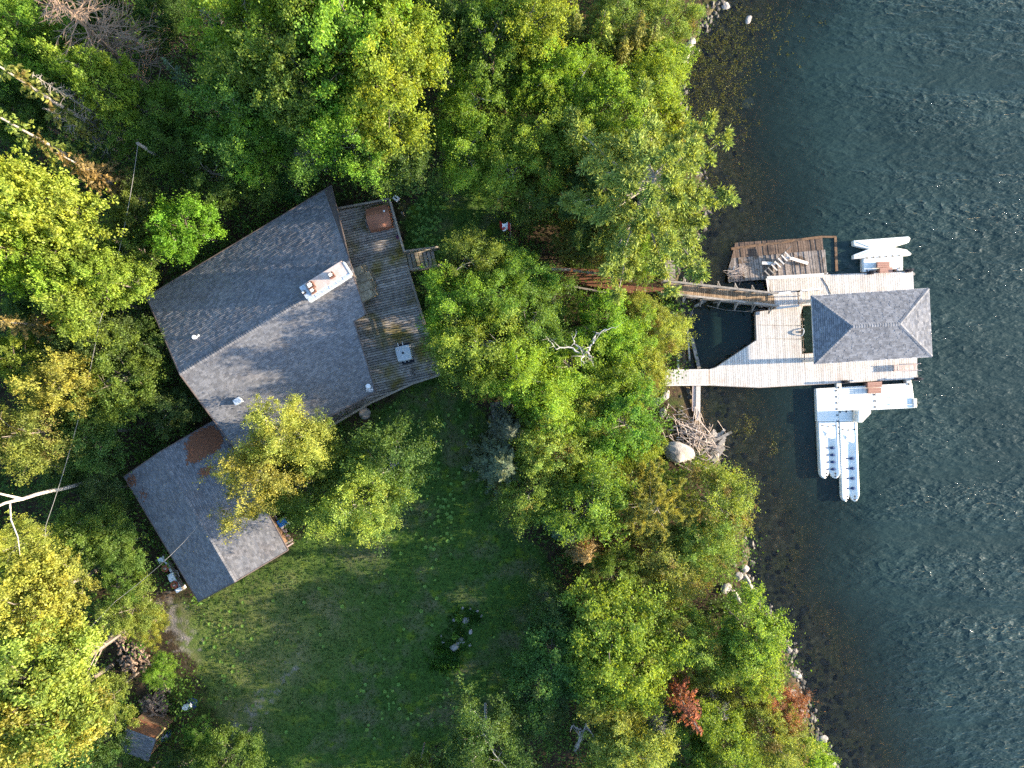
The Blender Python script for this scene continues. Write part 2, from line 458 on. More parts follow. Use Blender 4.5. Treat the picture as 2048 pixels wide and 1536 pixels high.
h = T.math('ADD', T.math('ADD', T.math('MULTIPLY', ridge, 0.22), T.math('MULTIPLY', n2, 0.09)), T.math('MULTIPLY', n3, 0.004))
h = T.math('MULTIPLY', h, amp)
bp = T.n('ShaderNodeBump'); bp.inputs['Distance'].default_value = 1.0; bp.inputs['Strength'].default_value = 1.0
T.l(h, bp.inputs['Height'])
deep = T.n('ShaderNodeBsdfDiffuse')
T.l(T.mix(T.ramp(T.noise(0.12, 4, 0.6, p), 0.4, 0.66), (0.011, 0.026, 0.023), (0.017, 0.036, 0.032)), deep.inputs['Color'])
T.l(bp.outputs[0], deep.inputs['Normal'])
tr = T.n('ShaderNodeBsdfTransparent')
T.l(T.mix(T.attr('depth'), (0.92, 0.86, 0.72), (0.60, 0.57, 0.42)), tr.inputs['Color'])
body = T.n('ShaderNodeMixShader'); T.l(T.ramp(T.attr('depth'), 0.2, 0.85), body.inputs[0])
T.l(tr.outputs[0], body.inputs[1]); T.l(deep.outputs[0], body.inputs[2])
gl = T.n('ShaderNodeBsdfGlossy'); gl.inputs['Roughness'].default_value = 0.07; gl.inputs['Color'].default_value = (1, 1, 1, 1); T.l(bp.outputs[0], gl.inputs['Normal'])
fr = T.n('ShaderNodeFresnel'); fr.inputs['IOR'].default_value = 1.26; T.l(bp.outputs[0], fr.inputs['Normal'])
fin = T.n('ShaderNodeMixShader'); T.l(fr.outputs[0], fin.inputs[0])
T.l(body.outputs[0], fin.inputs[1]); T.l(gl.outputs[0], fin.inputs[2])
g2_ = T.n('ShaderNodeBsdfGlossy'); g2_.inputs['Roughness'].default_value = 0.48; g2_.inputs['Color'].default_value = (1, 1, 1, 1); T.l(bp.outputs[0], g2_.inputs['Normal'])
fin2 = T.n('ShaderNodeMixShader'); T.l(T.math('MULTIPLY', T.math('ADD', open_w, 0.15), 0.007), fin2.inputs[0])
T.l(fin.outputs[0], fin2.inputs[1]); T.l(g2_.outputs[0], fin2.inputs[2])
T.l(fin2.outputs[0], out.inputs[0])
M['water'] = m
wx = axis(10, 46, 0.6, 420); wx = wx[wx > 8]
BASIN = PL([(1370, 600), (1515, 600), (1515, 690), (1430, 740), (1370, 745)])
water = sheet('water', wx, axis(-36, 36, 0.6, 420), lambda X, Y: X * 0, M['water'], {
    'depth': lambda X, Y: np.clip(-terr(X, Y) / 2.6 + .5 * soft(BASIN, X, Y, 1.2), 0, 1),  # basin term is painted shade: it darkens the water, the bed is no deeper
    'open': lambda X, Y: sm(1, 14, X - shore_x(Y)) * (0.35 + 0.65 * sm(18, 34, X)) * (1 - 0.85 * soft(BASIN, X, Y, 1.0))})
# ------------------------------------------------------------------ roofs
def shingle_slope(mb, poly3, e0, e1, tw=0.22, ex=0.15, rng=random):
    """Tabs in courses over one planar roof face. poly3: face corners; e0->e1: the eave (upslope is to its left seen from above)."""
    e0 = Vector(e0); u = (Vector(e1) - e0).normalized()
    a, b, c = Vector(poly3[0]), Vector(poly3[1]), Vector(poly3[2])
    n = (b - a).cross(c - a).normalized()
    if n.z < 0: n = -n
    w = n.cross(u).normalized()
    if w.z < 0: w = -w
    pts = [((Vector(q) - e0).dot(u), (Vector(q) - e0).dot(w)) for q in poly3]
    area = sum(pts[i][0] * pts[(i + 1) % len(pts)][1] - pts[(i + 1) % len(pts)][0] * pts[i][1] for i in range(len(pts)))
    if area < 0: pts = pts[::-1]
    hp = []
    for i in range(len(pts)):
        x0, y0 = pts[i]; x1, y1 = pts[(i + 1) % len(pts)]
        nn = (y1 - y0, -(x1 - x0)); hp.append((nn, nn[0] * x0 + nn[1] * y0))
    umin = min(q[0] for q in pts); umax = max(q[0] for q in pts); vmax = max(q[1] for q in pts); vmin = min(q[1] for q in pts)
    k = 0; v = vmin
    while v < vmax:
        x = umin - tw * (rng.random())
        while x < umax:
            wd = tw * rng.uniform(0.75, 1.3)
            q = [(x, v), (x + wd, v), (x + wd, v + ex), (x, v + ex)]
            for nn, cc in hp:
                if q: q = clip_half(q, nn, cc)
            if len(q) >= 3:
                lift = rng.uniform(0.02, 0.045)
                vs = [e0 + u * s + w * t + n * (0.004 + lift * (1 - (t - v) / ex)) for s, t in q]
                mb.add(vs, [tuple(range(len(vs)))])
            x += wd
        v += ex; k += 1

def roof_slab(mb, poly3, th=0.16):
    n = len(poly3)
    a = [Vector(q) for q in poly3]; b = [q - Vector((0, 0, th)) for q in a]
    nz = sum((a[i].x * a[(i + 1) % n].y - a[(i + 1) % n].x * a[i].y) for i in range(n))
    if nz < 0: a = a[::-1]; b = b[::-1]
    fs = [tuple(range(n)), tuple(range(2 * n - 1, n - 1, -1))]
    for i in range(n):
        j = (i + 1) % n; fs.append((n + i, n + j, j, i))
    mb.add(a + b, fs, 0.5)

def ridge_caps(mb, a, b, wd=0.15, step=0.2, drop=0.05):
    a = Vector(a); b = Vector(b); d = (b - a); L = d.length; d.normalize()
    s = Vector((0, 0, 1)).cross(d).normalized()
    k = 0.0
    while k < L - 0.02:
        e = min(k + step * 1.05, L)
        p0 = a + d * k; p1 = a + d * e
        up0 = Vector((0, 0, 0.062)); up1 = Vector((0, 0, 0.045))
        vs = [p0 + s * wd - Vector((0, 0, drop)) + up0, p0 + up0, p0 - s * wd - Vector((0, 0, drop)) + up0,
              p1 + s * wd - Vector((0, 0, drop)) + up1, p1 + up1, p1 - s * wd - Vector((0, 0, drop)) + up1]
        mb.add(vs, [(0, 1, 4, 3), (1, 2, 5, 4)])
        k += step
    return mb

def stuff(o):
    o['kind'] = 'stuff'; return o

# ------------------------------------------------------------------ cottage
ZE, ZR = 6.5, 9.3
NWc, NEc = P(292.8, 594, ZE), P(663, 371.5, ZE)
SWc, SEc = P(491, 926, ZE), P(751, 783.4, ZE)
R0 = P(359.6, 748, ZR); R1 = P(706, 540, ZR)
cot = thing('cottage', (R0 + R1 + SWc + NEc) / 4 * 1.0 - Vector((0, 0, 5.2)), 'large cottage under a grey shingled gable roof with a wide stone chimney', 'house')
def plane_z(a, b, c):
    n = (b - a).cross(c - a)
    return lambda x, y: a.z - (n.x * (x - a.x) + n.y * (y - a.y)) / n.z
zs = plane_z(R0, R1, SWc)
def on_plane(px, py, fn, z=8.0):
    for _ in range(12):
        q = P(px, py, z); z = fn(q.x, q.y)
    return P(px, py, z)
zn = plane_z(R0, R1, NWc)
NEc = Vector((NEc.x, NEc.y, zn(NEc.x, NEc.y)))
SEc = Vector((SEc.x, SEc.y, zs(SEc.x, SEc.y)))
Nk = on_plane(699.5, 522, zn)
S1 = on_plane(719, 590, zs); S2 = on_plane(732.5, 625.7, zs); S3 = on_plane(708.3, 642.4, zs)
nw_face = [NWc, R0, R1, Nk, NEc]
# south-east slope in two convex pieces: beside the ridge down to the notch, then the rest down to the eave
t3 = on_plane(708.3, 642.4, zs)
dirR = (R1 - R0).normalized()
# the notch line runs parallel to the ridge through S2..S3 and on to the west gable
def isect(a, d, b, e):
    den = d.x * e.y - d.y * e.x
    t = ((b.x - a.x) * e.y - (b.y - a.y) * e.x) / den
    return a + d * t
Wn = isect(S3, dirR, R0, SWc - R0); Wn.z = zs(Wn.x, Wn.y)
se_up = [R0, Wn, S3, S2, S1, R1]
se_up = [R0, Wn, isect(S3, dirR, S2, S1 - S2), S1, R1]
for q in se_up: q.z = zs(q.x, q.y)
se_lo = [Wn, SWc, SEc, S3]
rb = MB()
roof_slab(rb, nw_face); roof_slab(rb, se_up); roof_slab(rb, se_lo)
roof = rb.build('roof', M['fascia'], cot)
sh = MB(); shingle_slope(sh, nw_face, NEc, NWc)
stuff(sh.build('shingles', M['shingle'], roof))
sh = MB(); shingle_slope(sh, se_up, SWc, SEc); shingle_slope(sh, se_lo, SWc, SEc)
stuff(sh.build('shingles', M['shingle'], roof))
ridge_caps(MB(), R0, R1).build('ridge_cap', M['shingle'], roof)
ed = MB()
for a, b in ((NWc, NEc), (SWc, SEc), (NWc, R0), (R0, SWc), (NEc, Nk), (SEc, S3)):
    ed.beam(a + Vector((0, 0, 0.005)), b + Vector((0, 0, 0.005)), 0.07, 0.10)
ed.build('drip_edge', M['flash' if False else 'fascia'], roof)
# walls inset under the eaves
cen = (NWc + NEc + SWc + SEc) / 4
def inset(p, f=0.88): return Vector((cen.x + (p.x - cen.x) * f, cen.y + (p.y - cen.y) * f, 0))
wv = [inset(NWc), inset(R0, 0.9), inset(SWc), inset(SEc, 0.9), inset(S3, 0.74), inset(R1, 0.82), inset(NEc, 0.86)]
wb = MB(); wb.prism(wv[::-1], 2.6, 6.35); wall = wb.build('wall', M['wall'], cot)
def wall_opening(parent, a, b, t, wd, z0, z1, name):
    a = Vector((a.x, a.y, 0)); b = Vector((b.x, b.y, 0)); d = (b - a).normalized(); n = Vector((-d.y, d.x, 0))
    if (a + n - cen).length < (a - n - cen).length: n = -n
    c = a + (b - a) * t + n * 0.05
    f = MB()
    for s in (-1, 1):
        f.beam(c + d * s * wd / 2 + Vector((0, 0, z0)), c + d * s * wd / 2 + Vector((0, 0, z1)), 0.08, 0.12)
        f.beam(c - d * wd / 2 + Vector((0, 0, z0 if s < 0 else z1)), c + d * wd / 2 + Vector((0, 0, z0 if s < 0 else z1)), 0.09, 0.09)
    w = f.build(name, M['rail'], parent)
    MB().beam(c + d * (-wd / 2 + .02) + Vector((0, 0, (z0 + z1) / 2)), c + d * (wd / 2 - .02) + Vector((0, 0, (z0 + z1) / 2)), 0.03, z1 - z0 - .06).build('pane', M['black'], w)
for t in (0.25, 0.6): wall_opening(cot, wv[3], wv[4], t, 1.8, 4.4, 6.2, 'patio_door')
for t in (0.3, 0.7): wall_opening(cot, wv[5], wv[6], t, 1.5, 4.6, 6.1, 'window')
for t in (0.3, 0.7): wall_opening(cot, wv[2], wv[3], t, 1.4, 4.6, 6.0, 'window')
for t in (0.35, 0.7): wall_opening(cot, wv[0], wv[1], t, 1.2, 4.6, 6.0, 'window')
# chimney: long concrete cap over a stone stack on the ridge, three square flues, pale flashing along two sides
ZC = 10.2
cc = [P(602, 572, ZC), P(614, 602, ZC), P(698, 547, ZC), P(683, 523.5, ZC)]
cu = ((cc[2] - cc[1]) + (cc[3] - cc[0])).normalized(); cv = Vector((-cu.y, cu.x, 0))
cm_ = (cc[0] + cc[1] + cc[2] + cc[3]) / 4
CL = 3.35; CWd = 1.10
def cpt(s, t, z): 
    q = cm_ + cu * s + cv * t; q.z = z; return q
chm = MB(); chm.prism([cpt(-CL / 2 + .1, -CWd / 2 + .06, 0), cpt(CL / 2 + .05, -CWd / 2 + .06, 0), cpt(CL / 2 + .05, CWd / 2 - .06, 0), cpt(-CL / 2 + .1, CWd / 2 - .06, 0)], 7.8, 9.98)
chim = chm.build('chimney', M['stone'], cot, origin=cpt(0, 0, 7.8))
cap = MB(); cap.prism([cpt(-CL / 2 + .38, -CWd / 2 + .16, 0), cpt(CL / 2, -CWd / 2 + .16, 0), cpt(CL / 2, CWd / 2, 0), cpt(-CL / 2 + .38, CWd / 2, 0)], 9.98, ZC)
cap.build('chimney_cap', M['concrete'], chim, 0.015)
fl = MB()
for k in range(6):   # overlapping lapped sheets along the south side
    s0 = -CL / 2 + k * CL / 6; s1 = s0 + CL / 6 - 0.02
    fl.prism([cpt(s0, -CWd / 2 - .10, 0), cpt(s1, -CWd / 2 - .10, 0), cpt(s1, -CWd / 2 + .15, 0), cpt(s0, -CWd / 2 + .15, 0)], 9.6, 10.14 + 0.012 * (k % 2))
fl.prism([cpt(-CL / 2 - .05, -CWd / 2 + .16, 0), cpt(-CL / 2 + .36, -CWd / 2 + .16, 0), cpt(-CL / 2 + .36, CWd / 2, 0), cpt(-CL / 2 - .05, CWd / 2, 0)], 9.6, 10.15)
fl.prism([cpt(CL / 2 + .02, -CWd / 2, 0), cpt(CL / 2 + .12, -CWd / 2, 0), cpt(CL / 2 + .12, CWd / 2 - .15, 0), cpt(CL / 2 + .02, CWd / 2 - .15, 0)], 9.6, 10.23)
fl.build('flashing', M['flash'], chim)
def flue(s, t, sz, hh, capped=True):
    f = MB(); c = cpt(s, t, 0)
    rz = math.atan2(cu.y, cu.x)
    f.box((c.x, c.y, ZC + hh / 2 - .05), (sz, sz, hh + .1), rz)
    o = f.build('flue', M['clay'], chim)
    i = MB(); i.box((c.x, c.y, ZC + hh + 0.004), (sz * .72, sz * .72, .012), rz); i.build('flue_opening', M['dark'], chim)
    if capped:
        g = MB(); g.box((c.x - .02, c.y - .01, ZC + hh + .09), (sz * .62, sz * .62, .03), rz)
        for a in (-1, 1):
            q = c + cu * a * sz * .3; g.box((q.x, q.y, ZC + hh + .04), (.03, .03, .1), rz)
        g.build('flue_cap', M['white'], chim)
flue(0.62, -0.0, 0.36, 0.42); flue(-0.92, 0.14, 0.44, 0.5); flue(-1.0, -0.20, 0.34, 0.30); flue(-1.62, 0.06, 0.22, 0.08)
# stone chimney breast below the eave, on the deck side
q0 = on_plane(705, 540, lambda x, y: 5.6); 
br = MB()
for k, (z, w) in enumerate(((4.2, 1.0), (4.75, .92), (5.3, .84), (5.8, .72), (6.2, .6))):
    for j in range(4):
        a = P(706, 541, z); b = P(734, 602, z); d = (b - a); e = Vector((-d.y, d.x, 0)).normalized(); e = e if e.x > 0 else -e
        s0 = a + d * (j / 4); s1 = a + d * ((j + 1) / 4 - .012)
        off = (1.25 * w + random.uniform(-.05, .05)) * (0.85 if j in (0, 3) else 1)
        br.prism([s0 - e * .6, s1 - e * .6, s1 + e * off, s0 + e * off], z - .05, z + .52 + random.uniform(-.03, .02))
br.build('chimney_breast', M['stone'], cot, 0.02)
# plumbing vent, box vent and the small dish at the corner
v0 = on_plane(392.5, 675, zn); vb = MB(); vb.tube([v0 - Vector((0, 0, .1)), v0 + Vector((0, 0, .32))], .1, 10); vb.tube([v0 + Vector((0, 0, .30)), v0 + Vector((0, 0, .38))], .15, 10)
vb.tube([v0 + Vector((.1, .08, -.05)), v0 + Vector((.22, .14, .1))], .06, 8)
vb.build('roof_vent', M['gloss_white'], cot)
v1 = on_plane(479, 802, zs); ang = math.atan2(dirR.y, dirR.x); vb = MB(); vb.box(v1 + Vector((0, 0, .18)), (.46, .34, .5), ang); vb.box(v1 + Vector((0, 0, .45)), (.54, .42, .05), ang)
vb.build('roof_vent', M['flash'], cot, 0.02)
an = SEc + Vector((-.35, .15, .05)); ab = MB()
ab.tube([an, an + Vector((0, 0, .55))], .03, 6)
for k in range(5): ab.beam(an + Vector((-.22 + .1 * k, -.16, .5)), an + Vector((-.22 + .1 * k, .16, .5)), .025, .025)
ab.beam(an + Vector((-.25, 0, .5)), an + Vector((.25, 0, .5)), .03, .03)
ab.tube([an + Vector((-.1, .25, .55)), an + Vector((-.08, .28, .62))], [.2, .16], 12)
ab.beam(an + Vector((0, 0, .45)), an + Vector((-.1, .25, .55)), .05, .05)
ab.build('antenna', M['gloss_white'], cot)

# ------------------------------------------------------------------ plank decks
def planks(parent, poly, ztop, th, ang, wid, gap, mat, name='deck_board', zfn=None, jitter=0.0):
    """Cut a deck outline into separate boards running at angle ang (world radians)."""
    d = (math.cos(ang), math.sin(ang)); n = (-d[1], d[0])
    pts = [(q[0], q[1]) for q in poly]
    lo = min(n[0] * a + n[1] * b for a, b in pts); hi = max(n[0] * a + n[1] * b for a, b in pts)
    k = lo; out = []
    while k < hi - 0.02:
        q = clip_half(clip_half(pts, n, k + wid), (-n[0], -n[1]), -k)
        k += wid + gap
        if len(q) < 3: continue
        ar = abs(sum(q[i][0] * q[(i + 1) % len(q)][1] - q[(i + 1) % len(q)][0] * q[i][1] for i in range(len(q)))) / 2
        if ar < 0.02: continue
        b = MB(); dz = random.uniform(-jitter, jitter)
        if zfn is None:
            b.prism(q, ztop - th + dz, ztop + dz)
        else:
            b.prism([(x, y, zfn(x, y) + dz) for x, y in q], th, None)
        out.append(b.build(name, mat, parent))
    return out

def railing(parent, pts, zb, hh, mat, post=1.8, w=0.09, baluster=True, closed=False, zfn=None, cap_w=0.14, mid=True):
    """Posts and rails as parts, the thin balusters of the run as one part."""
    bal = MB(); n = 0
    for a, b in zip(pts[:-1], pts[1:]):
        a = Vector((a[0], a[1], 0)); b = Vector((b[0], b[1], 0)); L = (b - a).length
        za = zb if zfn is None else zfn(a.x, a.y); zc = zb if zfn is None else zfn(b.x, b.y)
        A = a + Vector((0, 0, za)); B = b + Vector((0, 0, zc)); up = Vector((0, 0, 1))
        MB().beam(A + up * hh, B + up * hh, cap_w, 0.045).build('top_rail', mat, parent)
        MB().beam(A + up * (hh - .12), B + up * (hh - .12), 0.045, 0.1).build('side_rail', mat, parent)
        if mid: MB().beam(A + up * .12, B + up * .12, 0.045, 0.1).build('bottom_rail', mat, parent)
        m = max(1, round(L / post))
        for i in range(m + 1):
            q = A.lerp(B, i / m)
            MB().box(q + up * (hh / 2 - .1), (w, w, hh + .16)).build('rail_post', mat, parent)
        if baluster:
            m = int(L / 0.14)
            for i in range(1, m):
                q = A.lerp(B, i / m); bal.box(q + up * hh * .5, (.035, .035, hh - .2)); n += 1
    if n: stuff(bal.build('baluster', mat, parent))

ZD = 4.2
deck = thing('timber_deck', P(800, 600, ZD), 'weathered brown deck with railings wrapped around the lake side of the cottage', 'deck')
dp = [(668, 425), (783, 404), (811, 506), (819, 543), (883, 750), (829, 767), (744, 806), (700, 760), (690, 640), (700, 560)]
deck_poly = PL(dp, ZD)
ba = math.atan2(0.235, 1.0)
planks(deck, deck_poly, ZD, 0.05, ba, 0.15, 0.04, M['deck'])
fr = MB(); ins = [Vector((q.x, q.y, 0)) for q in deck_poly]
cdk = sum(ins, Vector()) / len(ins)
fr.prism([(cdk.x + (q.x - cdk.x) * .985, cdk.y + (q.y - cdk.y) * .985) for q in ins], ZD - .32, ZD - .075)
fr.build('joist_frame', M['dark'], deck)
walkp = PL([(744, 806), (733, 789), (640, 838), (655, 858)], ZD)
planks(deck, walkp, ZD - .004, 0.05, math.radians(-60), 0.15, 0.02, M['deck'])
# stairs down to the lawn
for c in ((803, 424), (812, 560), (850, 700), (742, 800), (690, 828)):
    q = P(*c, ZD); MB().box((q.x, q.y, (ZD + 2.7) / 2 - .1), (.14, .14, ZD - 2.9)).build('support_post', M['rail'], deck)
s_in = (P(811.5, 507, ZD), P(819.5, 543, ZD))
sd_ = (P(884, 520, 3.0) - P(812, 523, ZD)); sd_.z = 0; sl = sd_.length; sdir = sd_.normalized()
sdir = Vector((math.cos(ba), math.sin(ba), 0)); sl = 2.35
mid_s = (s_in[0] + s_in[1]) / 2; sw = (s_in[1] - s_in[0]).length * .5
sperp = Vector((-sdir.y, sdir.x, 0))
stair = MB()
for s in (-1, 1): stair.beam(mid_s + sperp * s * (sw - .03) + Vector((0, 0, -.1)), mid_s + sdir * sl + sperp * s * (sw - .03) + Vector((0, 0, -1.42)), .05, .26)
st = stair.build('stair', M['rail'], deck)
for k in range(8):
    c = mid_s + sdir * (0.16 + .29 * k) + Vector((0, 0, -.17 * (k + 1)))
    MB().box(c, (.255, sw * 2 - .12, .045), ba).build('tread', M['deck'], st)
for s in (-1, 1):
    a = mid_s + sperp * s * sw; b = a + sdir * (sl + .15); up = Vector((0, 0, 1))
    MB().beam(a + up * .95, b + up * (.95 - 1.3), .13, .05).build('handrail', M['rail'], st)
    MB().beam(a + up * .35, b + up * (.35 - 1.3), .04, .1).build('handrail', M['rail'], st)
    for t in (0.03, 1.0):
        q = a.lerp(b, t) + up * (-1.3 * t); MB().box(q + up * .4, (.09, .09, 1.15)).build('rail_post', M['rail'], st)
rz_ = ZD
railing(deck, [deck_poly[0], deck_poly[1], s_in[0]], rz_, 0.95, M['rail'])
railing(deck, [s_in[1], deck_poly[4], deck_poly[5], P(744, 806, ZD), P(655, 858, ZD)], rz_, 0.95, M['rail'])

# ------------------------------------------------------------------ garage
GE, GR = 5.4, 7.0
ga, gb, gc, gd = P(248, 953, GE), P(398, 1203, GE), P(577, 1100, GE), P(432, 838, GE)
g0, g1 = P(318, 905, GR), P(470, 1164, GR)
# make both slopes planar
def fix(q, fn): return Vector((q.x, q.y, fn(q.x, q.y)))
zl = plane_z(g0, g1, (ga + gb) / 2); zr_ = plane_z(g0, g1, (gc + gd) / 2)
ga, gb, gc, gd = fix(ga, zl), fix(gb, zl), fix(gc, zr_), fix(gd, zr_)
gar = thing('garage', Vector(((ga.x + gc.x) / 2, (ga.y + gc.y) / 2, 2.9)), 'detached garage with a grey shingled gable roof and a patch of fallen brown needles', 'garage')
rb = MB(); roof_slab(rb, [ga, gb, g1, g0]); roof_slab(rb, [g0, g1, gc, gd]); groof = rb.build('roof', M['fascia'], gar)
sh = MB(); shingle_slope(sh, [ga, gb, g1, g0], ga, gb); stuff(sh.build('shingles', M['shingle'], groof))
sh = MB(); shingle_slope(sh, [g0, g1, gc, gd], gc, gd); stuff(sh.build('shingles', M['shingle'], groof))
ridge_caps(MB(), g0, g1).build('ridge_cap', M['shingle'], groof)
ed = MB()
for a, b in ((ga, gb), (gc, gd), (ga, g0), (g0, gd), (gb, g1), (g1, gc)): ed.beam(a, b, .07, .1)
ed.build('drip_edge', M['fascia'], groof)
gcen = (ga + gb + gc + gd) / 4
def gin(p, f=.9): return Vector((gcen.x + (p.x - gcen.x) * f, gcen.y + (p.y - gcen.y) * f, 0))
gw = [gin(ga), gin(gb), gin(g1), gin(gc), gin(gd), gin(g0)]
MB().prism(gw, 2.6, 5.3).build('wall', M['wall'], gar)
cen_keep = cen; cen = gcen
wall_opening(gar, gw[1], gw[3], .5, 2.8, 2.9, 5.0, 'garage_door'); wall_opening(gar, gw[3], gw[4], .5, .9, 3.9, 4.9, 'window')
cen = cen_keep
# fallen needles gathered on the east slope
nd = []; rs = np.random.RandomState(5)
patch = [(388, 868), (426, 852), (440, 866), (445, 884), (432, 902), (414, 908), (398, 920), (376, 924), (380, 905), (372, 890)]
extra = [([(400, 940), (424, 930), (420, 948), (402, 955)], 200), ([(255, 958), (268, 948), (272, 966), (262, 976)], 160), ([(280, 985), (292, 978), (296, 992), (284, 998)], 60)]
for pl, cnt in [(patch, 2600)] + extra:
    xs = [q[0] for q in pl]; ys = [q[1] for q in pl]
    cand = rs.rand(cnt * 3, 2) * [max(xs) - min(xs) + 14, max(ys) - min(ys) + 14] + [min(xs) - 7, min(ys) - 7]
    j = rs.randn(len(cand), 2) * 2.6
    ok = inside(cand[:, 0] + j[:, 0], cand[:, 1] + j[:, 1], pl)
    for a, b in cand[ok][:cnt]:
        fn = zl if a < 300 else zr_
        q = on_plane(a, b, fn); nd.append(q + Vector((0, 0, .035)))
mb = MB()
for q in nd:
    a = random.uniform(0, 6.28); l = random.uniform(.04, .1); d = Vector((math.cos(a) * l, math.sin(a) * l, 0)); e = Vector((-d.y, d.x, 0)) * .6
    fn = zl if q.x < P(300, 0, 6).x else zr_
    vs = [q + d, q + e, q - d, q - e]
    vs = [Vector((v.x, v.y, fn(v.x, v.y) + .04 + random.uniform(0, .02))) for v in vs]
    mb.add(vs, [(0, 1, 2, 3)])
stuff(mb.build('needle_patch', M['needles'], groof))

# ------------------------------------------------------------------ furniture on the deck
def cover(name, cx, cy, z, l, w, h, rz, mat, label, cat, ridge):
    t = thing(name, P(cx, cy, z), label, cat)
    c = P(cx, cy, z + h); u = Vector((math.cos(rz), math.sin(rz), 0)); v = Vector((-u.y, u.x, 0))
    n = 12; V = []; Fs = []
    for j in range(n + 1):
        for i in range(n + 1):
            a = i / n * 2 - 1; b = j / n * 2 - 1
            zz, sx = ridge(a, b)
            q = Vector((c.x, c.y, 0)) + u * a * l / 2 * sx + v * b * w / 2 * sx
            V.append(Vector((q.x, q.y, z + zz * h)))
    for j in range(n):
        for i in range(n):
            k = j * (n + 1) + i; Fs.append((k, k + 1, k + n + 2, k + n + 1))
    ring = [i for i in range(n + 1)] + [(j + 1) * (n + 1) + n for j in range(n)] + [n * (n + 1) + i for i in range(n - 1, -1, -1)] + [j * (n + 1) for j in range(n - 1, 0, -1)]
    b0 = len(V)
    for k, i in enumerate(ring):
        q = V[i]; o = Vector((q.x - c.x, q.y - c.y, 0)) * (.05 + .03 * math.sin(k * 1.7)); V.append(Vector((q.x + o.x, q.y + o.y, z + .06)))
    m_ = len(ring)
    for k in range(m_): Fs.append((ring[k], b0 + k, b0 + (k + 1) % m_, ring[(k + 1) % m_]))
    b = MB(); b.add(V, Fs); o = b.build('cover', mat, t, smooth=False)
    return t, c, u, v
def ridge_tent(a, b):
    if b > 0.1: z = 1.0 - .55 * (b - .1)                    # lower flat back half
    else: z = 1.0 - .12 * (.1 - b) - .22 * abs(a + .05) * (.1 - b) + .12 * max(0, .35 - abs(a + .1)) * max(0, -b)
    return z, 1 - .05 * (abs(a) ** 4) * (abs(b) ** 4)
t, c, u, v = cover('covered_furniture', 755, 432, ZD, 1.75, 1.72, 1.15, ba - .02, M['tarp'], 'rust brown cover tied over patio furniture at the north corner of the deck', 'furniture cover', ridge_tent)
MB().box(P(768, 422, ZD + 1.2), (.13, .13, .03), ba).build('patch', M['gloss_white'], t)
for a, b in ((-.75, -.8), (.8, -.75)): q = c + u * a * .85 + v * b; MB().box((q.x, q.y, ZD + .2), (.22, .1, .3), ba).build('weight_bag', M['pinkwood'], t)
for k in range(3): q = c - u * .98 + v * (.0 - .22 * k); MB().box((q.x, q.y, ZD + .45), (.22, .19, .05), ba).build('side_slat', M['grey'], t)
mt = MB(); q = P(810, 707, ZD)
mat_o = thing('grill_mat', P(810, 708, ZD), 'black rubber mat under the covered grill on the deck', 'mat')
for dx, dy in ((0, -.55), (0, .5)):
    mt.box(q + Vector((0, 0, .012)) + Vector((-sperp.x, -sperp.y, 0)) * -dy * 0.9 + sdir * (.1 if dy < 0 else .05), (.95 if dy < 0 else .9, .62, .02), ba)
mt.build('rubber_sheet', M['black'], mat_o)
def flat_cover(a, b): return 1.0 - .06 * (a * a + b * b) - .03 * math.sin(3 * a + 2 * b), 1 - .05 * max(0, abs(a) + abs(b) - 1.2)
t, c, u, v = cover('covered_grill', 806.5, 706, ZD, 1.08, 1.1, .95, ba, M['greycover'], 'square barbecue under a pale grey cover on the lower end of the deck', 'grill', flat_cover)
MB().box(c + Vector((-.02, 0, .02)), (.15, .15, .03), ba).build('vent_flap', M['black'], t)
for s in (-.28, .08):
    MB().beam(c + u * s + v * .55 + Vector((0, 0, -.25)), c + u * s + v * .85 + Vector((0, 0, -.25)), .05, .04).build('grill_handle', M['greycover'], t)
for s in (-.1, .18): MB().box(c + u * s - v * .64 + Vector((0, 0, -.75)), (.07, .07, .1)).build('caster', M['greycover'], t)
# slatted chair by the chimney
def slat_chair(px, py, z, rz, label, mat, s=1.0):
    o = P(px, py, z); t = thing('garden_chair', o, label, 'chair'); R = Matrix.Rotation(rz, 3, 'Z')
    def w(x, y, zz): return o + R @ Vector((x * s, y * s, zz * s))
    for k in range(5): MB().beam(w(.28 - .13 * k, -.28, .40 - .03 * k), w(.28 - .13 * k, .28, .40 - .03 * k), .11 * s, .025).build('seat_slat', mat, t)
    for k in range(5): MB().beam(w(-.28, -.24 + .12 * k, .3), w(-.55, -.27 + .135 * k, 1.02 - .03 * abs(k - 2)), .1 * s, .025).build('back_slat', mat, t)
    for sgn in (-1, 1):
        MB().beam(w(-.38, .36 * sgn, .60), w(.36, .36 * sgn, .62), .12 * s, .03).build('armrest', mat, t)
        MB().beam(w(.3, .33 * sgn, 0), w(.3, .33 * sgn, .6), .09, .05).build('leg', mat, t)
        MB().beam(w(-.5, .31 * sgn, .02), w(.28, .31 * sgn, .36), .05, .12).build('leg', mat, t)
    return t
slat_chair(739, 556, ZD, math.radians(30), 'weathered slatted wooden chair on the deck beside the stone chimney', M['grey'], 1.15)
slat_chair(722, 606, ZD, math.radians(-30), 'dark wooden chair tucked below the chimney at the cottage wall', M['deck'], .9)
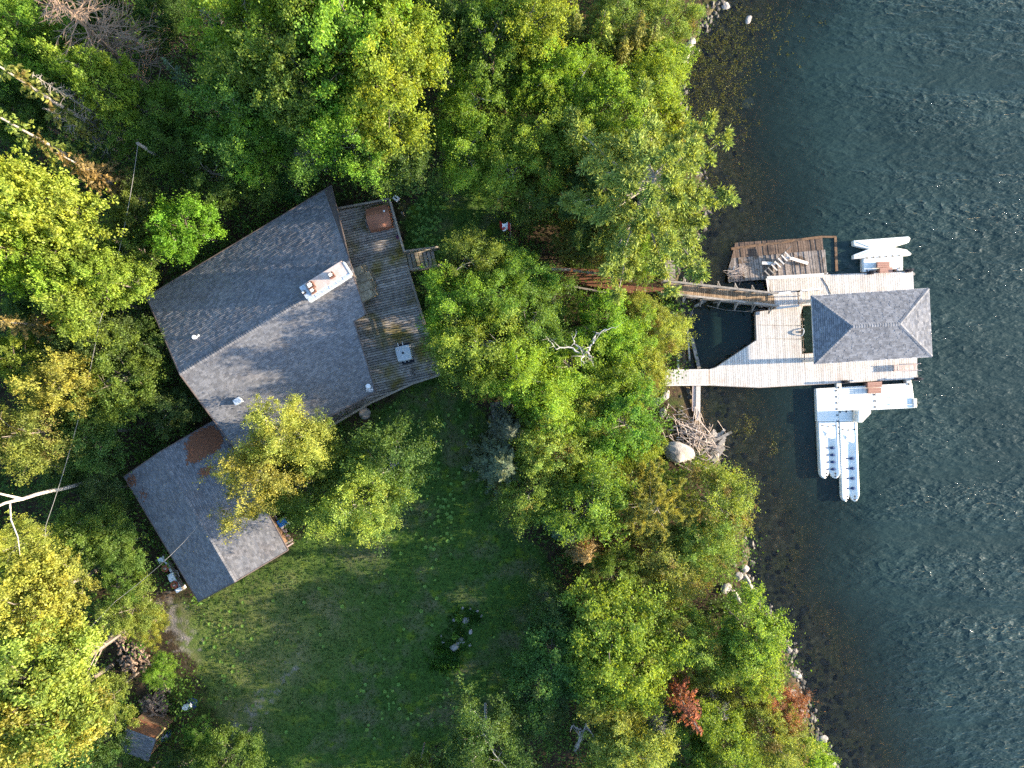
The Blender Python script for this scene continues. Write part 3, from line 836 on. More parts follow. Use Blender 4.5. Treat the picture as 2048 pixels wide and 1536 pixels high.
# burnt-dark planter near the lower corner
pt = thing('plant_pot', P(828, 744, ZD), 'dark clump of dead potted plants in the lower corner of the deck', 'plant pot')
b = MB(); q = P(828, 744, ZD); b.tube([q, q + Vector((0, 0, .3))], [.18, .24], 10); b.build('pot', M['black'], pt)
b = MB()
for k in range(60):
    a = random.uniform(0, 6.28); r = random.uniform(.1, .5); b.tube([q + Vector((0, 0, .28)), q + Vector((math.cos(a) * r * .6, math.sin(a) * r * .6, .5)), q + Vector((math.cos(a) * r, math.sin(a) * r, .42))], [.012, .01, .004], 3, tint=.2)
b.build('dead_stems', M['deck'], pt)
pr = thing('purple_bag', P(797, 476, ZD), 'small purple bag hanging inside the deck rail above the stairs', 'bag')
b = MB(); q = P(797, 476, ZD); b.tube([q + Vector((0, 0, .2)), q + Vector((0, 0, .35)), q + Vector((.02, 0, .6)), q + Vector((.06, 0, .8))], [.1, .16, .12, .02], 8)
b.build('pouch', surf('purple_cloth', (.10, .04, .11), var=0), pr)
bf = thing('bird_feeder', P(790, 399, 2.95), 'pale box feeder on a post outside the north corner of the deck', 'bird feeder')
q = P(793, 398, 4.6); b = MB(); b.tube([Vector((q.x, q.y, 2.8)), q], .05, 6); b.build('post', M['rail'], bf)
b = MB(); b.box(q + Vector((0, 0, .15)), (.42, .34, .3), -.6); b.build('box', M['pale'], bf); b = MB(); b.box(q + Vector((0, 0, .315)), (.26, .1, .03), -.6); b.build('slot', M['black'], bf)
tb = thing('stone_planter', G(734, 826), 'round pale stone planter outside the south walkway rail', 'planter')
q = G(734, 826); b = MB(); b.tube([q - Vector((0, 0, .1)), q + Vector((0, 0, .6)), q + Vector((0, 0, .85))], [.3, .38, .45], 14); b.build('bowl', M['rock'], tb)
b = MB(); b.tube([q + Vector((0, 0, .84)), q + Vector((0, 0, .865))], .36, 14); b.build('soil', M['deck'], tb)

# ------------------------------------------------------------------ things round the garage
def pot_bench(px, py, L, rz, label):
    o = G(px, py); t = thing('planter_bench', o, label, 'planter bench'); R = Matrix.Rotation(rz, 3, 'Z')
    def w(x, y, z): return o + R @ Vector((x, y, z))
    for s, dl in ((-1, .38), (1, .30)):
        MB().box(w(s * (L / 2 - dl / 2), 0.05, .32), (dl, .62, .55), M=R).build('box_seat', M['gloss_white'], t, .02)
    MB().box(w(0, .16, .38), (L - .72, .3, .06), M=R).build('bench_board', M['gloss_white'], t)
    MB().box(w(0, .39, .55), (L + .1, .05, .5), M=R).build('back_board', M['grey'], t)
    b = MB(); c = w(.03, -.12, 0); b.tube([c, c + Vector((0, 0, .55))], [.2, .3], 12); b.build('flower_pot', M['terracotta'], t)
    b = MB(); c = c + Vector((0, 0, .55)); b.tube([c, c + Vector((0, 0, .14))], [.12, .05], 8); b.build('flowers', M['pinkwood'], t)
    return t
gdir = math.atan2((gb - ga).y, (gb - ga).x)
pot_bench(339, 1131, 1.75, gdir, 'white box seat bench with a red flowerpot against the garage, nearer the wire')
pot_bench(357, 1164, 1.35, gdir, 'shorter white planter bench half under the garage eave, nearer the gravel')
wp = thing('wood_stack', G(570, 1058), 'stack of split planks and logs leaning at the east wall of the garage', 'wood stack')
gu = (gc - gd); gu.z = 0; gu.normalize(); gv_ = Vector((-gu.y, gu.x, 0)); gv_ = gv_ if gv_.x > 0 else -gv_
base = G(567, 1062); 
for k in range(14):
    c = base + gu * (-.5 + .13 * k) + gv_ * random.uniform(-.05, .12) + Vector((0, 0, .25 + .35 * random.random()))
    d = (gv_ + gu * random.uniform(-.25, .25)).normalized() * random.uniform(.3, .5)
    MB().beam(c - d, c + d, random.uniform(.08, .15), .09).build('log', M['pinkwood' if k % 3 else 'log'], wp)
for k in range(4):
    c = G(553, 1052) + gv_ * .16 * k; MB().beam(c - gu * .8 + Vector((0, 0, .5)), c + gu * (.7 + .1 * k) + Vector((0, 0, .45)), .13, .04).build('plank', M['pinkwood' if k % 2 else 'deck'], wp)
bt = thing('covered_bin', G(573, 1041), 'blue tarp over a pale box at the garage wall beneath the yellow tree', 'bin')
q = G(573, 1043); b = MB(); b.box(q + Vector((0, 0, .45)), (.62, .62, .9), -1.05); b.build('box', M['cream'], bt, .02)
q2 = q + gu * -.12; b = MB(); b.box(q2 + Vector((0, 0, .93)), (.56, .70, .07), -1.05); b.build('tarp', M['blue'], bt, .03)

# ------------------------------------------------------------------ shed in the lower left corner
SE_, SR = 5.0, 5.8
sa, sb = P(262, 1440, SE_), P(336, 1455, SE_)
r0, r1 = P(258, 1449, SR), P(313, 1477, SR)
sa = P(266, 1436, SE_); sb = P(331, 1456, SE_); sc_, sdd = P(297, 1522, SE_), P(236, 1498, SE_)
shed = thing('garden_shed', Vector(((sa.x + sc_.x) / 2, (sa.y + sc_.y) / 2, 2.95)), 'small shed with one rusty brown and one grey roof slope in the lower left corner', 'shed')
r0 = P(252, 1456, SR); r1 = P(312, 1478, SR)
rb = MB(); roof_slab(rb, [sa, r0, r1, sb], .06); rb.build('rusty_slope', M['rust'], shed)['label'] = 'rusty brown sheet roof slope'
rb = MB(); roof_slab(rb, [r0, sdd, sc_, r1], .06); gs = rb.build('grey_slope', M['fascia'], shed)
sh = MB()
zsh = plane_z(r0, r1, (sdd + sc_) / 2); face = [fix(q, zsh) for q in (r0, sdd, sc_, r1)]
shingle_slope(sh, face, face[2], face[1]); stuff(sh.build('shingles', M['shingle'], gs))
MB().beam(sb + Vector((0, 0, .03)), r1 + Vector((0, 0, .03)), .1, .08).build('barge_board', M['yellowwood'], shed)
c0 = (sa + sb + sc_ + sdd) / 4
MB().prism([(c0.x + (q.x - c0.x) * .86, c0.y + (q.y - c0.y) * .86) for q in (sa, sb, sc_, sdd)], 2.8, 4.95).build('wall', M['wall'], shed)
br_ = thing('barrel', G(322, 1470), 'blue barrel with a white lid beside the shed', 'barrel')
q = P(327, 1474, 3.6); b = MB(); b.tube([Vector((q.x, q.y, 2.9)), q, q + Vector((0, 0, .1))], [.36, .38, .34], 14); b.build('drum', M['navy'], br_)
b = MB(); b.box(q + Vector((.05, .12, .14)), (.5, .28, .06), .45); b.build('lid', M['flash'], br_)
bk = thing('bucket', G(378, 1410), 'white bucket lying on its side on a dark lid at the lawn edge', 'bucket')
q = G(378, 1410); b = MB(); d = Vector((.5, .16, 0)).normalized(); b.tube([q + Vector((0, 0, .28)) - d * .3, q + Vector((0, 0, .3)) + d * .28], [.24, .2], 14); b.build('pail', M['gloss_white'], bk)
b = MB(); b.tube([q + d * .3 + Vector((0, .06, .02)), q + d * .3 + Vector((0, .06, .09))], .42, 14); b.build('lid', M['navy'], bk)

_logs = []
for k in range(4):
    me = MB(); n = 5; l = (.42, .5, .46, .38)[k]
    pts = [(math.cos(i * 6.283 / n + k) * .09 * (1 + .3 * math.sin(i * 2 + k)), math.sin(i * 6.283 / n + k) * .08) for i in range(n)]
    vs = [Vector((-l / 2, a, b)) for a, b in pts] + [Vector((l / 2, a * .9, b * .95)) for a, b in pts]
    fs = [tuple(range(n - 1, -1, -1)), tuple(range(n, 2 * n))] + [(i, (i + 1) % n, n + (i + 1) % n, n + i) for i in range(n)]
    me.add(vs, fs); o = me.build('log_piece', M['log'], origin=Vector((0, 0, 0))); _logs.append(o.data); bpy.data.objects.remove(o)
def log_pile(poly, count, label, hmax):
    c = sum((G(*q) for q in poly), Vector()) / len(poly)
    t = thing('firewood_pile', c, label, 'firewood pile')
    xs = [q[0] for q in poly]; ys = [q[1] for q in poly]; k = 0; cpx = (sum(xs) / len(xs), sum(ys) / len(ys))
    while k < count:
        a = random.uniform(min(xs), max(xs)); b = random.uniform(min(ys), max(ys))
        if not inside(np.array([a]), np.array([b]), poly)[0]: continue
        e = min(1, math.hypot((a - cpx[0]) / (max(xs) - min(xs)), (b - cpx[1]) / (max(ys) - min(ys))) * 2)
        g = G(a, b) + Vector((0, 0, .06 + random.random() * hmax * (1 - e * .7)))
        o = place('log', random.choice(_logs), g, t)
        o.rotation_euler = (random.uniform(-.4, .4), random.uniform(-.35, .35), random.uniform(0, 6.28)); o.scale = [random.uniform(.8, 1.25)] * 3
        k += 1
    return t
log_pile([(286, 1398), (320, 1382), (338, 1398), (334, 1440), (318, 1452), (290, 1436)], 170, 'tumbled pile of dark split firewood just above the shed roof', .9)
log_pile([(312, 1372), (336, 1362), (342, 1378), (322, 1384)], 22, 'small heap of fresh pale logs topping the pile near the shed', .4)
log_pile([(206, 1248), (232, 1244), (252, 1270), (246, 1292), (224, 1280), (204, 1262)], 60, 'upper heap of scattered brown firewood below the yellow tree', .4)
log_pile([(238, 1292), (270, 1284), (306, 1310), (296, 1336), (256, 1342), (242, 1320)], 120, 'lower heap of split firewood beside the gravel patch', .6)
# ------------------------------------------------------------------ dock with boathouse
ZK = 0.62
dock = thing('dock', P(1560, 690, 0), 'main timber dock with pale boards wrapped round the boathouse slip', 'dock')
axd = P(1838, 757, ZK) - P(1519, 775, ZK); dang = math.atan2(axd.y, axd.x) + math.pi / 2
south = PL([(1604, 708), (1834, 694), (1834.5, 757), (1519, 775), (1418, 770.5), (1418, 739), (1432, 735), (1513, 680.6), (1511.5, 624), (1606, 611.5), (1606, 612), (1600.6, 630)], ZK)
north = PL([(1533.4, 554), (1647, 549.5), (1826, 543), (1829, 598), (1607, 611), (1553, 618), (1543, 590)], ZK)
planks(dock, south, ZK, .045, dang, .168, .02, M['dock'], 'deck_board')
planks(dock, north, ZK + .004, .045, dang, .168, .02, M['dock'], 'deck_board')
fr = MB()
for poly in (south, north):
    n = len(poly)
    for i in range(n):
        a, b = poly[i], poly[(i + 1) % n]
        if (b - a).length > .3:
            fr.beam(Vector((a.x, a.y, ZK - .2)), Vector((b.x, b.y, ZK - .2)), .07, .28)
fr.build('frame', M['dockframe'], dock)
for px, py in ((1520, 632), (1600, 640), (1602, 700), (1440, 745), (1515, 765), (1620, 762), (1720, 757), (1826, 752), (1826, 700), (1720, 700), (1820, 550), (1740, 553), (1660, 560), (1545, 560), (1700, 600), (1822, 592)):
    a = P(px, py, 0); zb = tz(a) - .3
    MB().tube([Vector((a.x, a.y, zb)), Vector((a.x, a.y, ZK - .06))], .13, 8).build('pile', M['grey'], dock)
# white rail along the north platform and its raking brace
MB().beam(P(1534, 556, ZK + .85), P(1648, 549.5, ZK + .85), .26, .05).build('top_rail', M['pale'], dock)
for a in (1536, 1575, 1612, 1646):
    q = P(a, 556 - (a - 1534) * .057, ZK); MB().box(q + Vector((0, 0, .42)), (.09, .09, .84)).build('rail_post', M['pale'], dock)
MB().beam(P(1533.5, 557, ZK + .85), P(1538, 590, ZK + .85), .12, .05).build('top_rail', M['pale'], dock)
for a in ((1534, 557), (1538, 590)):
    MB().box(P(a[0], a[1], ZK + .42), (.09, .09, .84)).build('rail_post', M['pale'], dock)
for z in (.25, .55): MB().beam(P(1534, 556, ZK + z), P(1648, 549.5, ZK + z), .04, .1).build('side_rail', M['pale'], dock)

# boathouse: hipped roof on posts over the slip
BE, BR = 3.9, 4.95
bnw, bne, bse, bsw = P(1622.7, 591.7, BE), P(1857.3, 576.8, BE), P(1863.8, 713.1, BE), P(1628.8, 727.9, BE)
b0, b1 = P(1705.8, 653.1, BR), P(1799.4, 648, BR)
bh = thing('boathouse', Vector(((bnw.x + bse.x) / 2, (bnw.y + bse.y) / 2, 0)), 'open boathouse with a hipped grey shingle roof over the dock slip', 'boathouse')
faces = [[bnw, bsw, b0], [bsw, bse, b1, b0], [bse, bne, b1], [bne, bnw, b0, b1]]
rb = MB()
for f in faces: roof_slab(rb, f, .1)
br = rb.build('roof', M['fascia'], bh)
sh = MB()
for f in ([bnw, bsw, b0], [bse, bne, b1]): shingle_slope(sh, f, f[0], f[1], .22, .15)
# long faces are fitted to a plane through the eave and the ridge
for f in ([bsw, bse, b1, b0], [bne, bnw, b0, b1]):
    fn = plane_z(f[0], f[1], (f[2] + f[3]) / 2); shingle_slope(sh, [fix(q, fn) for q in f], f[0], f[1], .22, .15)
stuff(sh.build('shingles', M['shingle2'], br))
rc = MB(); ridge_caps(rc, b0, b1, .14)
for a, b in ((bnw, b0), (bsw, b0), (bne, b1), (bse, b1)): ridge_caps(rc, a, b, .13, .2, .045)
rc.build('ridge_cap', M['shingle2'], br)
ed = MB()
for a, b in ((bnw, bne), (bne, bse), (bse, bsw), (bsw, bnw)): ed.beam(a - Vector((0, 0, .03)), b - Vector((0, 0, .03)), .06, .12)
ed.build('drip_edge', M['pale'], br)
def bi(q, f): c = (bnw + bse) / 2; return Vector((c.x + (q.x - c.x) * f, c.y + (q.y - c.y) * f, ZK))
cr = [bi(bnw, .9), bi(bne, .9), bi(bse, .9), bi(bsw, .9)]
for i in range(4):
    a, b = cr[i], cr[(i + 1) % 4]
    MB().beam(a + Vector((0, 0, BE - ZK - .22)), b + Vector((0, 0, BE - ZK - .22)), .14, .24).build('eave_beam', M['pale'], bh)
    m_ = 3 if i % 2 == 0 else 1
    for k in range(m_):
        q = a.lerp(b, k / m_); MB().box(q + Vector((0, 0, (BE - ZK) / 2 - .12)), (.16, .16, BE - ZK - .2)).build('post', M['pale'], bh)
for i in (0, 2):
    a, b = cr[i], cr[(i + 1) % 4]
    for z in (.35, .62, .9):
        MB().beam(a + Vector((0, 0, z)), b + Vector((0, 0, z)), .05, .12).build('side_rail', M['pale'], bh)

# landing and steps between the ramp and the north arm, with white rails
land = PL([(1546, 590), (1594, 583.5), (1596, 613), (1552, 617)], ZK + .32)
ld = thing('dock_steps', P(1575, 600, ZK), 'landing and short steps joining the walkway ramp to the dock', 'steps')
planks(ld, land, ZK + .32, .04, dang, .16, .02, M['dock'])
MB().prism([(q.x, q.y) for q in land], ZK + .05, ZK + .26).build('step_frame', M['dockframe'], ld)
for k in range(2):
    a = P(1597.5 + 6 * k, 585, ZK); b = P(1599 + 6 * k, 611.5, ZK)
    MB().beam(a + Vector((0, 0, .21 - .11 * k)), b + Vector((0, 0, .21 - .11 * k)), .2, .04).build('tread', M['dock'], ld)
for a, b, w in (((1546, 589), (1581, 584.5), .2), ((1554, 616.5), (1598, 611), .17), ((1602, 581), (1646, 577.5), .16), ((1602, 581), (1602.5, 600), .12)):
    MB().beam(P(*a, ZK + .98), P(*b, ZK + .98), w, .05).build('top_rail', M['pale'], ld)
    for t in (0, .5, 1):
        q = P(*a, ZK + .98).lerp(P(*b, ZK + .98), t); MB().box((q.x, q.y, ZK + .49), (.08, .08, .96)).build('rail_post', M['pale'], ld)
MB().beam(P(1602, 581, ZK + .6), P(1646, 577.5, ZK + .6), .05, .1).build('side_rail', M['pale'], ld)

# walkway ramp from the shore
ZA, ZB = 1.75, .95
wk = thing('walkway', P(1440, 590, 0), 'weathered walkway ramp with timber railings running from the shore trees to the dock', 'walkway')
wa = [P(1322, 564.5, ZA), P(1548, 590, ZB), P(1550, 614, ZB), P(1322, 588.5, ZA)]
ax = (wa[1] - wa[0]); wlen = ax.length; wax = Vector((ax.x, ax.y, 0)).normalized()
w0 = wa[0].copy()
def wz(x, y): return ZA + (ZB - ZA) * max(0, min(1, ((x - w0.x) * wax.x + (y - w0.y) * wax.y) / (wlen)))
planks(wk, wa, 0, .045, math.atan2(wax.y, wax.x) + math.pi / 2 + .05, .15, .02, M['ramp'], 'deck_board', zfn=wz)
for s in ((0, 1), (3, 2)):
    MB().beam(wa[s[0]] - Vector((0, 0, .18)), wa[s[1]] - Vector((0, 0, .18)), .07, .22).build('side_beam', M['grey'], wk)
rails = MB()
for s, e, sg in ((wa[0], wa[1], 1), (wa[3], wa[2], -1)):
    up = Vector((0, 0, 1)); MB().beam(s + up * .98, e + up * .98, .15, .045).build('top_rail', M['grey'], wk)
    for h in (.3, .52, .74): MB().beam(s + up * h, e + up * h, .04, .13).build('side_rail', M['grey'], wk)
    perp = Vector((-wax.y, wax.x, 0)) * sg
    for k in range(7):
        q = s.lerp(e, (k + .3) / 6.6); MB().box(q + up * .4, (.09, .09, 1.1)).build('rail_post', M['grey'], wk)
        if k > 0:
            MB().beam(q + perp * .55 - up * .12, q + up * .8, .09, .05).build('brace', M['grey'], wk)
            MB().beam(q - perp * .15 - up * .14, q + perp * .62 - up * .14, .1, .12).build('cross_beam', M['grey'], wk)
for k in range(5):
    for s, e in ((wa[0], wa[1]), (wa[3], wa[2])):
        q = s.lerp(e, (k + .5) / 5); MB().tube([Vector((q.x, q.y, tz(q) - .3)), q - Vector((0, 0, .2))], .09, 7).build('pile', M['grey'], wk)

# lower gangway from the shore to the south-west corner of the dock
gw_ = thing('gangway', P(1370, 755, 0), 'short pale boardwalk leading from the bushes onto the southwest end of the dock', 'boardwalk')
gp = PL([(1330, 740.5), (1417, 738.5), (1417.5, 771), (1330, 771)], ZK + .1)
planks(gw_, gp, ZK + .1, .05, math.pi / 2 + .01, .19, .012, M['dock'])
for y0 in (740.6, 770.4): MB().beam(P(1330, y0, ZK + .13), P(1417, y0 - .8, ZK + .13), .12, .05).build('edge_board', M['dock'], gw_)
MB().prism(PL([(1332, 743), (1416, 741), (1416, 768), (1332, 768)]), -.1, ZK + .04).build('support_frame', M['dockframe'], gw_)
def loose(name, a, b, za, zb, w, h, mat, label, cat='beam'):
    t = MB().beam(P(*a, za), P(*b, zb), w, h).build(name, mat); return tag(t, label, cat)
loose('timber_beam', (1387.5, 772), (1387, 822), .45, .3, .28, .25, M['pinkwood'], 'shorter reddish beam under the gangway, beside the longer pale one', 'beam')
loose('timber_beam', (1396, 772), (1395, 841), .5, .3, .36, .25, M['dock'], 'longer pale squared beam running from the gangway to the brush pile', 'beam')
loose('timber_beam', (1383, 674), (1398, 737), .25, .3, .28, .12, M['grey'], 'grey plank floating slantwise in the dark basin north of the gangway', 'plank')
loose('timber_pole', (1374, 648), (1379, 722), .5, .35, .14, .14, M['grey'], 'thin grey pole at the bank edge of the basin, left of the slanting plank', 'pole')
loose('timber_pole', (1355, 716), (1357, 740), .6, .5, .13, .1, M['pale'], 'short pale upright board just above the gangway', 'board')
loose('timber_beam', (1389, 613), (1412, 601), .5, .8, .2, .1, M['grey'], 'short grey plank angled below the walkway railing near the bank', 'plank')
rp = MB(); rp.tube([P(1414, 611, .5), P(1450, 620, .3), P(1490, 623, .35), P(1530, 618, .55)], .025, 5); rp.tube([P(1374, 648, .5), P(1388, 614, .5)], .025, 5)
tag(rp.build('mooring_rope', M['grey']), 'thin rope sagging across the basin below the walkway', 'rope')
rp = MB(); rp.tube([P(1645, 556, ZK + .03), P(1655, 572, ZK + .03), P(1662, 588, ZK + .03)], .025, 5)
tag(rp.build('mooring_rope', M['grey']), 'rope lying on the north arm of the dock by the boathouse roof', 'rope')
for y in (651, 678):
    rp = MB(); rp.beam(P(1520 if y < 660 else 1530, y - 1, ZK + .02), P(1602, y + .5, ZK + .02), .02, .02); rp.box(P(1604, y, ZK + .04), (.4, .05, .04))
    tag(rp.build('cable', M['grey']), 'thin cable across the dock boards ' + ('above' if y < 660 else 'below') + ' the wheel at the slip', 'cable')
wl = thing('winch_wheel', P(1604, 664, ZK), 'small grey winch wheel at the west edge of the boathouse slip', 'winch wheel')
b = MB(); q = P(1603.5, 664, ZK - .05); n = 16
ring = [q + Vector((0.04 * math.cos(a), .30 * math.cos(a), .30 * math.sin(a))) + Vector((.05, 0, 0)) * math.sin(a) for a in [i * 6.283 / n for i in range(n + 1)]]
b.tube(ring, .045, 6); b.build('tyre', M['flash'], wl); b = MB(); b.box(q + Vector((-.1, 0, .06)), (.32, .14, .1)); b.build('bracket', M['black'], wl)

# ladder hinged up at the southeast corner of the dock
la = thing('dock_ladder', P(1811, 736, ZK), 'pinkish brown swim ladder folded flat onto the southeast corner of the dock', 'ladder')
u = axd.normalized(); v = Vector((-u.y, u.x, 0)); c = P(1811, 735.5, ZK + .34)
for s in (-1, 1): MB().beam(c - u * .95 + v * .22 * s, c + u * .95 + v * .22 * s, .06, .14).build('side_rail', M['pinkwood'], la)
for k in range(5): MB().beam(c + u * (-.8 + .4 * k) - v * .2, c + u * (-.8 + .4 * k) + v * .2, .2, .05).build('rung', M['pinkwood'], la)
for s in (-1, 1): MB().beam(c + u * .8 + v * .27 * s - Vector((0, 0, .34)), c + u * 1.25 + v * .27 * s, .07, .07).build('hinge_arm', M['pale'], la)
for s in (-1, 1): MB().box(c - u * .8 + v * .18 * s - Vector((0, 0, .19)), (.08, .08, .3)).build('leg', M['pinkwood'], la)

# ------------------------------------------------------------------ floating plastic dock
ZF = .42
def coupler_mesh():
    b = MB(); b.box((-.055, 0, .01), (.035, .15, .02)); b.box((.055, 0, .01), (.035, .15, .02)); b.box((0, 0, .01), (.1, .05, .02))
    o = b.build('coupler', M['black'], origin=Vector((0, 0, 0))); me = o.data; bpy.data.objects.remove(o); return me
CPL = coupler_mesh()
def coupler(px, py, z, rz, parent, s=1.0):
    o = place('coupler', CPL, P(px, py, z), parent); o.rotation_euler[2] = rz; o.scale = (s, s, s)
fd = thing('floating_dock', P(1690, 800, 0), 'white L shaped plastic floating dock south of the boathouse', 'floating dock')
def float_block(poly, name='float_section', z=ZF, mat='white', parent=None, bv=.04):
    return MB().prism(PL(poly, z), -.12, z).build(name, M[mat], parent, bv)
def fline(pts, z=ZF, w=.016, nm='deck_groove', parent=None):
    g = MB()
    for a, b in pts: g.beam(P(*a, z + .001), P(*b, z + .001), w, .006)
    stuff(g.build(nm, M['flash'], parent or fd))
float_block([(1632, 777), (1675, 774.6), (1678, 843), (1634.6, 843)], parent=fd)
float_block([(1675.6, 774.6), (1749, 770.3), (1752, 819.6), (1677.4, 823.2)], parent=fd)
float_block([(1749.6, 770.2), (1824.2, 766), (1830.5, 815.8), (1752.4, 819.6)], parent=fd)
float_block([(1677.6, 823.8), (1714, 821.9), (1714, 843), (1678.4, 843)], parent=fd)
gro = []
for k in range(1, 9): gro.append(((1676 + 8.1 * k, 774.2 - .45 * k), (1677.6 + 8.1 * k, 822.8 - .4 * k)))
for k in range(1, 9): gro.append(((1634, 814 + 3.2 * k), (1677.5, 813.2 + 3.2 * k)))
for k in range(1, 6): gro.append(((1679, 824 + 3.2 * k), (1712, 823.4 + 3.2 * k)))
for k in range(1, 9): gro.append(((1750 + 8.1 * k, 769.8 - .45 * k), (1753 + 8.1 * k, 819 - .4 * k)))
fline(gro)
for k in range(8): coupler(1672.4 + .55 * k, 781.5 + 12.2 * k, ZF + .004, .03, fd)
for y in (789.5, 802, 814): coupler(1748.5 + (y - 789.5) * .06, y, ZF + .004, .03, fd)
for k in range(3): coupler(1680 + 12.6 * k, 823.8 - .8 * k, ZF + .006, math.pi / 2, fd)
for px, py in ((1677.5, 770), (1817.5, 763)):
    t = float_block([(px - 4.5, py - 6), (px + 5.5, py - 6.5), (px + 5.5, py + 8), (px - 4.5, py + 8)], 'hinge_block', ZF + .02, 'cream', fd, .02); coupler(px, py + 5, ZF + .03, math.pi / 2, fd)
# corner locker seat
lk = thing('locker_seat', P(1726, 832, ZF), 'white and cream moulded corner seat on the inner corner of the floating dock', 'seat')
MB().prism(PL([(1716, 821), (1742.5, 820), (1742.5, 827), (1725, 845), (1715.5, 845)], 1.25), ZF + .02, 1.25).build('seat_top', M['white'], lk, .08)
MB().prism(PL([(1710.5, 822), (1715.6, 820.8), (1715.2, 845), (1710.5, 843)], .95), ZF + .02, .95).build('seat_front', M['cream'], lk, .06)
# little launch ramp on the east end
rp = thing('launch_ramp', P(1806, 803, ZF), 'white launch ramp with two grey rails at the east end of the floating dock', 'ramp')
for y in (795.5, 809): MB().beam(P(1781, y, ZF + .05), P(1826, y + .6, ZF + .07), .07, .05).build('rail', M['flash'], rp)
MB().prism(PL([(1826, 797), (1834, 796.5), (1834.5, 815), (1827, 815.5)], ZF + .12), .05, ZF + .12).build('end_block', M['cream'], rp, .05)
# jet ski ports: twin lobes with a shallow V cradle and rows of rollers
def jet_port(x0, x1, y0, y1, skew, label):
    t = thing('jet_ski_port', P((x0 + x1) / 2, (y0 + y1) / 2, 0), label, 'jet ski port')
    nu, nv = 24, 40; V = []; Fs = []
    for j in range(nv + 1):
        for i in range(nu + 1):
            u = i / nu; v = j / nv
            lob = abs(math.sin(math.pi * min(1, u / .44))) if u < .44 else (abs(math.sin(math.pi * (u - .47) / .53)) if u > .47 else 0)
            end = y1 - 16 * (1 - lob ** .55) if u > .02 else y1 - 14
            y = y0 + (end - y0) * v
            g = max(0, (v - .22) / .12); g = min(1, g)
            dep = max(0, 1 - abs(u - .52) / .30) * g
            z = ZF - .20 * dep + (.03 if u < .1 or u > .9 else 0)
            edge = min(u, 1 - u); z -= .10 * max(0, 1 - edge / .05)
            px = x0 + (x1 - x0) * u + skew * (y - y0) / (y1 - y0)
            V.append(P(px, y, z))
    W_ = nu + 1
    for j in range(nv):
        for i in range(nu): Fs.append((j * W_ + i, (j + 1) * W_ + i, (j + 1) * W_ + i + 1, j * W_ + i + 1))
    ring = [i for i in range(W_)] + [j * W_ + nu for j in range(1, nv + 1)] + [nv * W_ + i for i in range(nu - 1, -1, -1)] + [j * W_ for j in range(nv - 1, 0, -1)]
    b0 = len(V)
    for i in ring: V.append(Vector((V[i].x, V[i].y, -.15)))
    m_ = len(ring)
    for k in range(m_): Fs.append((ring[k], ring[(k + 1) % m_], b0 + (k + 1) % m_, b0 + k))
    MB().add(V, Fs).build('port_hull', M['white'], t, smooth=True).data.polygons.foreach_set('use_smooth', [i < nu * nv for i in range(len(Fs))])
    for k in range(4):
        v = .46 + .125 * k; y = y0 + (y1 - y0) * v; xs = x0 + skew * v
        for uu, r in ((.66, .17), (.36, .10)):
            q = P(xs + (x1 - x0) * uu, y, ZF - .07); b = MB()
            pts = [q + Vector((r * c, 0, 0)) for c in (-1.6, -.8, 0, .8, 1.6)]; b.tube(pts, [.01, r * .55, r * .7, r * .5, .02], 8)
            b.build('roller', M['navy'], t)
    for uu in (.3, .73):
        for dv in (-7, -1):
            q = P(x0 + skew + (x1 - x0) * uu, y1 + dv - 3, ZF + .02); b = MB(); b.tube([q, q + Vector((0, 0, .02))], .075, 10); b.build('drain_plug', M['black'], t)
    # moulded bow stop
    yb = y0 + (y1 - y0) * .16; xm = x0 + skew * .16 + (x1 - x0) * .52
    MB().add([P(xm - 8, yb + 12, ZF - .01), P(xm + 6, yb + 16, ZF - .01), P(xm + 12, yb + 14, ZF), P(xm + 1, yb - 3, ZF + .14)], [(0, 1, 3), (1, 2, 3)]).build('bow_stop', M['white'], t)
    for dx in (-12, 0, 12): coupler(xm + dx, yb - 9 + abs(dx) * -.1, ZF + .02, 0 if dx else math.pi / 2, t, .9)
    return t
jet_port(1635, 1677, 843.6, 957, 5.0, 'western white jet ski port, the shorter of the two hanging off the floating dock')
jet_port(1678, 1714, 843.6, 1003, 5.4, 'eastern white jet ski port reaching farther out into the lake')

# double ended white float north of the dock, with brown boarding steps
pf = thing('kayak_float', P(1765, 510, 0), 'white double ended float tied to the north arm of the dock', 'float')
MB().prism(PL([(1706.5, 481), (1818, 472.5), (1821.5, 477), (1818, 485), (1787, 494), (1814, 499), (1823.5, 507), (1822, 510.5), (1707, 517.5), (1707.5, 509), (1738, 497.7), (1708, 491)], ZF), -.1, ZF).build('butterfly_hull', M['white'], pf, .07)
MB().prism(PL([(1711, 483), (1813, 475.5), (1786, 490.5), (1740, 494.5)], ZF + .06), ZF - .02, ZF + .06).build('raised_deck', M['white'], pf, .05)
MB().prism(PL([(1712, 513.5), (1817, 506.5), (1786, 499.5), (1740, 501.5)], ZF + .05), ZF - .02, ZF + .05).build('raised_deck', M['white'], pf, .05)
MB().prism(PL([(1726.8, 517), (1806, 511.5), (1806, 541), (1794, 542), (1794, 538), (1738, 541), (1738, 544), (1727, 544.5)], ZF - .02), -.1, ZF - .02).build('float_section', M['white'], pf, .05)
MB().prism(PL([(1723.5, 517.5), (1726.4, 517.3), (1726.6, 544), (1724, 544)], ZF - .1), -.1, ZF - .1).build('side_wall', M['cream'], pf, .03)
for k in range(6): coupler(1734 + 12.9 * k, 515.6 - .9 * k, ZF + .004, math.pi / 2 + .06, pf)
coupler(1734, 541, ZF, math.pi / 2, pf); coupler(1798.5, 536.5, ZF, math.pi / 2, pf)
